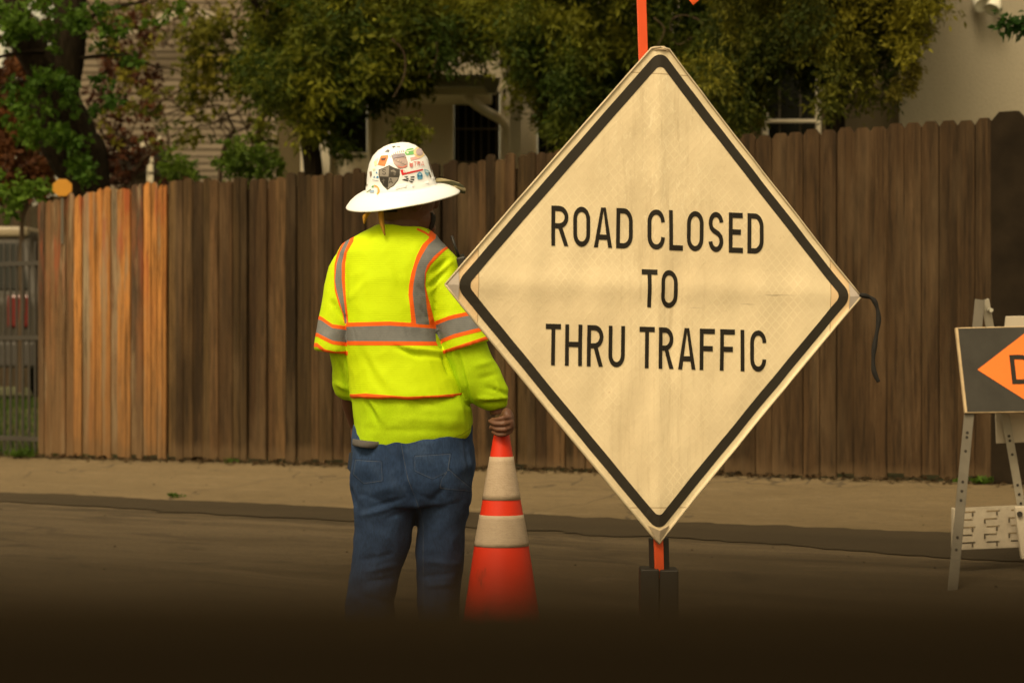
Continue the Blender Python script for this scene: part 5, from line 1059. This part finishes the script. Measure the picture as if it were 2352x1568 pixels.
def ellp(cx_, cy_, a, b, rot=0, n=18, a0=0, a1=360): return [(cx_+a*math.cos(R(t_))*math.cos(R(rot))-b*math.sin(R(t_))*math.sin(R(rot)), cy_+a*math.cos(R(t_))*math.sin(R(rot))+b*math.sin(R(t_))*math.cos(R(rot))) for t_ in [a0+(a1-a0)*k/n for k in range(n)]]
def band_(cx_, cy_, r0, r1, a0, a1, n=10, e=1.0): return [(cx_+r0*math.cos(R(a0+(a1-a0)*k/n)), cy_+e*r0*math.sin(R(a0+(a1-a0)*k/n))) for k in range(n+1)]+[(cx_+r1*math.cos(R(a1-(a1-a0)*k/n)), cy_+e*r1*math.sin(R(a1-(a1-a0)*k/n))) for k in range(n+1)]
shp = [(745, 600), (830, 570), (930, 522), (1000, 560), (1115, 600), (1112, 700), (1080, 790), (1010, 880), (895, 955), (820, 880), (770, 800), (745, 700)]
sd_s = sticker(shp, (.07, .065, .06), 'shield_sticker'); c0 = (930, 730)
shr = lambda pts: [(c0[0]+(x_-c0[0])*.90, c0[1]+(y_-c0[1])*.92) for x_, y_ in pts]
sticker(shr([(745, 600), (830, 570), (930, 522), (918, 722), (745, 715)]), (.27, .25, .23), 'quarter', sd_s); sticker(shr([(948, 530), (1000, 560), (1115, 600), (1112, 725), (930, 722)]), (.05, .045, .04), 'quarter', sd_s)
sticker(shr([(745, 735), (912, 735), (895, 945), (820, 880), (770, 800)]), (.03, .027, .024), 'quarter', sd_s); sticker(shr([(925, 735), (1110, 738), (1080, 790), (1010, 880), (908, 950)]), (.27, .25, .23), 'quarter', sd_s)
for ch, x0, y0, W, H in (('S', 812, 690, 62, 98), ('A', 925, 838, 66, 86)):
    Rb, Pg = glyph(ch, W, H, 12)
    for pl in Rb:
        q = ribbon(pl, 10)
        for k in range(0, len(q)-1, 2):
            qq = q[k:k+3]; sticker([(x0+a, y0-b) for a, b in [c for c, d in qq]+[d for c, d in qq][::-1]], (.03, .03, .028), 'letter', sd_s)
    for pg in Pg: sticker([(x0+a, y0-b) for a, b in pg], (.03, .03, .028), 'letter', sd_s)
sticker([(955, 615), (1010, 600), (1050, 640), (1040, 665), (1000, 640), (960, 640)], (.22, .20, .18), 'emblem', sd_s); sticker([(1000, 660), (1045, 650), (1040, 700), (1010, 705)], (.12, .11, .1), 'emblem', sd_s); sticker([(800, 790), (860, 775), (862, 790), (802, 806)], (.12, .11, .1), 'emblem', sd_s); sticker([(824, 760), (838, 758), (842, 840), (828, 842)], (.12, .11, .1), 'emblem', sd_s)
os_ = sticker([(785, 362), (905, 350), (912, 385), (850, 542), (728, 520)], (.80, .22, .07), 'orange_sticker'); sticker([(790, 410), (880, 395), (850, 440), (800, 445)], (.12, .06, .05), 'emblem', os_)
cs_ = sticker([(965, 370), (1010, 335), (1110, 330), (1200, 340), (1250, 470), (1240, 560), (1090, 590), (1010, 500)], (.42, .32, .32), 'round_sticker')
sticker([(960, 372), (1010, 338), (1190, 325), (1215, 372), (1110, 350), (990, 408)], (.27, .24, .30), 'emblem', cs_)
for k in range(14):
    x_ = 990+(k*61 % 200); y_ = 405+(k*37 % 120)-(x_-990)*.12; sticker([(x_, y_), (x_+34, y_-9), (x_+38, y_+9), (x_+6, y_+17)], [(.30, .24, .26), (.50, .38, .32), (.24, .20, .25), (.55, .46, .42)][k % 4], 'emblem', cs_)
sticker(band_(1150, 505, 88, 62, 20, 150, 10, .8), (.66, .22, .18), 'emblem', cs_)
for k in range(8): a = 935+k*32; b = 395-k*22+k*k*1.2; sticker([(a, b-30), (a+10, b-36), (a+22, b), (a+12, b+6)], (.22, .17, .20), 'lettering', cs_)
gs = sticker([(1195, 290), (1240, 245), (1340, 228), (1395, 320), (1330, 345), (1230, 355), (1205, 335)], (.16, .45, .16), 'green_sticker'); sticker([(1200, 288), (1345, 258), (1352, 272), (1204, 302)], (.75, .85, .72), 'stripe', gs); sticker(ellp(1245, 318, 18, 14), (.8, .9, .7), 'emblem', gs)
sticker([(1288, 395), (1450, 362), (1468, 408), (1300, 448)], (.68, .42, .42), 'pink_sticker')
ys_ = sticker(band_(1450, 300, 100, 84, 0, 359, 26), (.80, .62, .36), 'ring_sticker'); sticker(band_(1450, 300, 62, 55, 20, 330, 20), (.45, .35, .4), 'ring', ys_)
rs = sticker([(1118, 605), (1150, 700), (1515, 612), (1510, 590), (1320, 628), (1190, 655), (1165, 600)], (.65, .02, .03), 'red_sticker')
for k, (ch, x0, y0, W, H) in enumerate((('N', 1170, 655, 60, 70), ('U', 1275, 560, 60, 80), ('T', 1345, 545, 55, 80), ('R', 1410, 535, 50, 75), ('A', 1470, 540, 60, 80))):
    if ch == 'N': Rb, Pg = [[(5, 0), (5, H)], [(W-5, 0), (W-5, H)], [(5, H), (W-5, 0)]], []
    else: Rb, Pg = glyph(ch, W, H, 9)
    for pl in Rb: q = ribbon(pl, 9); sticker([(x0+a, y0-b) for a, b in [c for c, d in q]+[d for c, d in q][::-1]], (.70, .25, .25) if ch != 'N' else (.85, .80, .78), 'letter', rs)
    for pg in Pg: sticker([(x0+a, y0-b) for a, b in pg], (.70, .25, .25), 'letter', rs)
bs = sticker([(1145, 778), (1200, 762), (1262, 790), (1255, 806)], (.02, .02, .02), 'black_fan_sticker')
for pl in ([(1180, 722), (1265, 712), (1230, 738)], [(1290, 722), (1362, 716), (1362, 738), (1300, 742)], [(1285, 762), (1360, 768), (1358, 790), (1290, 778)], [(1275, 790), (1345, 812), (1320, 830), (1262, 800)], [(1215, 745), (1262, 752), (1262, 775), (1225, 765)]): sticker(pl, (.02, .02, .02), 'blade', bs)
b1 = sticker([(1405, 690), (1425, 655), (1455, 638), (1490, 660), (1508, 700), (1502, 765), (1420, 775)], (.12, .38, .62), 'blue_sticker'); sticker(ellp(1430, 712, 13, 15), (.02, .12, .3), 'emblem', b1); sticker(ellp(1478, 708, 13, 15), (.02, .12, .3), 'emblem', b1); sticker(ellp(1455, 685, 20, 9), (.7, .8, .9), 'emblem', b1)
b2 = sticker([(1530, 590), (1600, 610), (1640, 660), (1590, 720), (1545, 670)], (.25, .50, .68), 'blue_sticker'); sticker([(1550, 610), (1600, 640), (1590, 660), (1545, 640)], (.65, .78, .85), 'emblem', b2)
b3 = sticker([(655, 742), (672, 702), (690, 742)], (.05, .25, .55), 'blue_lettering_sticker')
for pl in ([(700, 668), (712, 630), (738, 672)], [(705, 745), (722, 710), (745, 712), (748, 750)], [(645, 776), (748, 795), (746, 803), (645, 784)]): sticker(pl, (.05, .25, .55) if pl[0][1] < 760 else (.2, .2, .25), 'lettering', b3)
rb = sticker(band_(665, 965, 100, 72, -85, 55, 12), (.85, .40, .10), 'rainbow_sticker'); sticker(band_(665, 965, 70, 60, -85, 55, 12), (.85, .65, .55), 'band', rb); sticker([(640, 880), (680, 870), (650, 915), (620, 920)], (.15, .42, .15), 'band', rb); sticker([(590, 1000), (620, 955), (680, 955), (665, 1000)], (.35, .50, .75), 'band', rb)
sticker([(475, 945), (545, 848), (560, 858), (500, 945)], (.28, .25, .2), 'grey_sticker'); sticker([(530, 1000), (610, 935), (620, 945), (545, 1002)], (.2, .3, .15), 'grey_sticker')
sticker([(975, 208), (1010, 192), (1045, 200), (1020, 215), (1000, 228)], (.10, .10, .12), 'dark_sticker'); sticker([(1060, 200), (1120, 205), (1105, 215), (1065, 210)], (.15, .15, .18), 'dark_sticker'); sticker([(850, 295), (905, 252), (935, 270), (925, 300)], (.14, .14, .16), 'dark_sticker')
sticker([(1590, 420), (1620, 450), (1680, 620), (1670, 660), (1625, 540)], (.10, .07, .05), 'brown_sticker'); sticker([(1600, 640), (1625, 650), (1660, 740), (1640, 735)], (.15, .12, .08), 'brown_sticker'); sticker([(590, 640), (625, 625), (630, 700), (600, 730)], (.25, .18, .14), 'brown_sticker')
sticker([(665, 470), (700, 430), (725, 520), (680, 540)], (.80, .74, .50), 'yellow_sticker'); sticker([(690, 430), (740, 400), (735, 455), (710, 460)], (.55, .65, .75), 'yellow_sticker'); sticker([(640, 590), (690, 575), (690, 610), (650, 625)], (.6, .75, .6), 'yellow_sticker')
def slab(pl, h_):
    mb = MB(); a = [onhat(x_, y_, h_) for x_, y_ in pl]; b = [onhat(x_, y_, -.001) for x_, y_ in pl]; a = [q for q in a if q]; b = [q for q in b if q]; n = len(a)
    if n < 3: return
    mb.add(a+b, [tuple(range(n))]+[(i, (i+1) % n, n+(i+1) % n, n+i) for i in range(n)]); mb.build('accessory_slot', M_hat, hat, bevel=.0006)
slab([(1038, 880), (1225, 845), (1225, 900), (1040, 945)], .003); slab([(1318, 855), (1600, 800), (1600, 835), (1322, 905)], .003); slab([(1655, 745), (1700, 700), (1715, 750), (1680, 790)], .006)
# olive striped sun shade standing behind the brim at the right
g = NT('shade_cloth'); wv = g.n('ShaderNodeTexWave', _bands_direction='Z'); g.l(g.coord((1, 1, 1)), wv.inputs[0]); wv.inputs['Scale'].default_value = 12; wv.inputs['Distortion'].default_value = 3; M_shade = g.out(g.ramp(wv.outputs[0], [(.4, (.035, .035, .012)), (.62, (.06, .055, .02)), (.8, (.30, .26, .15))]), .7)
mb = MB(); q = [hc_(*p) for p in ((1700, 860), (1740, 735), (1860, 750), (1985, 790), (2060, 840), (2100, 900), (2085, 990), (1900, 930))]; mb.prism([P(a, b, YP+.02) for a, b in q], (.03, .05, -.004)); mb.build('sun_shade', M_shade, hat, bevel=.004)
# bandana knot and tails
M_ban = simple('bandana_ochre', (.42, .22, .03), .8, .15, var=.4, scale=30); mb = MB()
def tail(pts, ws):
    vv = []; n = len(pts); ps = crv([P(a, b, YP-.12) for a, b in pts], 4); w2 = [np.interp(k/4, range(n), ws) for k in range(len(ps))]; s0 = len(mb.v)
    for p, w_ in zip(ps, w2): r_ = w_/F*YP; vv += [p+Vector((-r_, .004, 0)), p+Vector((-r_*.3, -.004, 0)), p+Vector((r_*.4, -.001, 0)), p+Vector((r_, .006, 0)), p+Vector((0, .010, 0))]
    mb.add(vv, [(i*5+k, i*5+(k+1) % 5, (i+1)*5+(k+1) % 5, (i+1)*5+k) for i in range(len(ps)-1) for k in range(5)]+[(4, 3, 2, 1, 0), tuple((len(ps)-1)*5+k for k in range(5))])
tail([(853, 470), (848, 485), (839, 496), (836, 514)], [4, 7, 6.5, 1]); tail([(872, 466), (874, 485), (877, 512), (884, 541)], [7, 6, 6, 1.2]); ell(mb, P(875, 481, YP-.115), .012, .01, .008)
mb.build('bandana', M_ban, man, True)
mb = MB(); ell(mb, P(980, 533, YP-.01), .014, .03, .009); mb.build('collar', M_shirt, man, True)
# shoulder microphone of the two-way radio
rad = empty('two_way_radio', P(1062, 612, YP-.06), 'black two-way radio microphone with short antenna clipped on the worker\'s right shoulder', 'radio'); M_rad = simple('radio_black', (.015, .014, .012), .5, .4)
mb = MB(); mb.tube([P(1037, 541, YP-.05), P(1045, 566, YP-.05), P(1053, 590, YP-.05)], [.0045, .0045, .006], 10); mb.build('antenna', M_rad, rad, True)
mb = MB(); mb.bar(P(1058, 590, YP-.06), P(1070, 640, YP-.06), .030, .03, up=(0, 1, 0)); mb.build('body', M_rad, rad, bevel=.005)
mb = MB(); mb.tube([P(1060, 584, YP-.06), P(1062, 593, YP-.06)], .007, 10); mb.build('knob', M_rad, rad)

# ------------------------------------------------------------------ door of the car the picture is taken from (window down)
M_sill = simple('door_trim', (.0085, .0062, .0036), .9, .0, var=.2, scale=6); M_paint2 = simple('door_paint', (.05, .035, .02), .4, .4, var=.1)
dr = empty('car_door', (0, .23, .30), 'dark brown car door sill with the window down, blurred across the bottom of the picture', 'car door')
def door(prof, x0, x1, name, mat, sm=True, bev=0):
    mb = MB(); n = len(prof); vv = [(x, y, z) for x in (x0, x1) for y, z in prof]; mb.add(vv, [(i, (i+1) % n, n+(i+1) % n, n+i) for i in range(n)]+[tuple(range(n-1, -1, -1)), tuple(range(n, 2*n))]); return mb.build(name, mat, dr, sm and False, bevel=bev)
door([(.300, 1.130), (.33, 1.10), (.36, .95), (.365, .75), (.35, .55), (.31, .35), (.25, .33), (.25, 1.12)], -.62, .55, 'outer_panel', M_paint2)
door([(.198, 1.1617), (.160, 1.1625), (.150, 1.155), (.145, 1.10), (.145, .85), (.10, .80), (.10, .74), (.145, .70), (.16, .38), (.198, .36)], -.60, .53, 'inner_trim', M_sill)
door([(.306, 1.134), (.303, 1.1510), (.296, 1.1532), (.200, 1.1612), (.200, 1.12), (.28, 1.11)], -.60, .53, 'window_seal', simple('seal_rubber', (.034, .0245, .0130), .9, .0))  # lighter brown than the trim, painting in haze along the blurred sill edge
mb = MB(); mb.tube([(-.45, .355, .93), (-.45, .40, .93), (-.25, .40, .93), (-.25, .355, .93)], .012, 8); mb.build('handle', M_paint2, dr, True)

bt_ = empty('background_tree', (P(60, 0, 34).x, 34, .6), 'dense dark brown-green tree mass far behind the oak and the parked car', 'tree')
cl = [(random.uniform(-120, 260), random.uniform(-80, 500), 60, 22) for _ in range(110)]
lobes(cl, 33.5, 8, .11, .075, (.030, .020, .006), (.12, .085, .03), 'crown', bt_, 21)
mb = MB(); limb(mb, [P(60, 900, 33.8), P(60, 500, 33.8), P(70, 100, 33.8)], .14, .06); limb(mb, [P(60, 420, 33.8), P(160, 260, 33.8), P(200, 60, 33.8)], .07, .03); mb.build('trunk', M_bark, bt_, True)
# loose grit on the road
random.seed(5); mb = MB()
for _ in range(260):
    s_, t_ = random.uniform(-2, 11), random.uniform(.1, 4.5); X, Y = world(s_, t_); r_ = random.uniform(.002, .008); z = zg(s_, t_)+r_*.4; k = random.uniform(.4, 1.6)
    mb.add([(X+r_*random.uniform(.6, 1.2)*math.cos(a), Y+r_*math.sin(a), z-r_*.3) for a in (0, 1.3, 2.5, 3.8, 5.1)]+[(X, Y, z+r_*.7)], [(0, 1, 5), (1, 2, 5), (2, 3, 5), (3, 4, 5), (4, 0, 5), (4, 3, 2, 1, 0)], (.04*k, .03*k, .018*k))
o = mb.build('road_grit', vcol('grit', .9, .3, (40, 40, 40), .1)); tag(o, 'small dark grit scattered over the road and sidewalk', 'grit', kind='stuff')
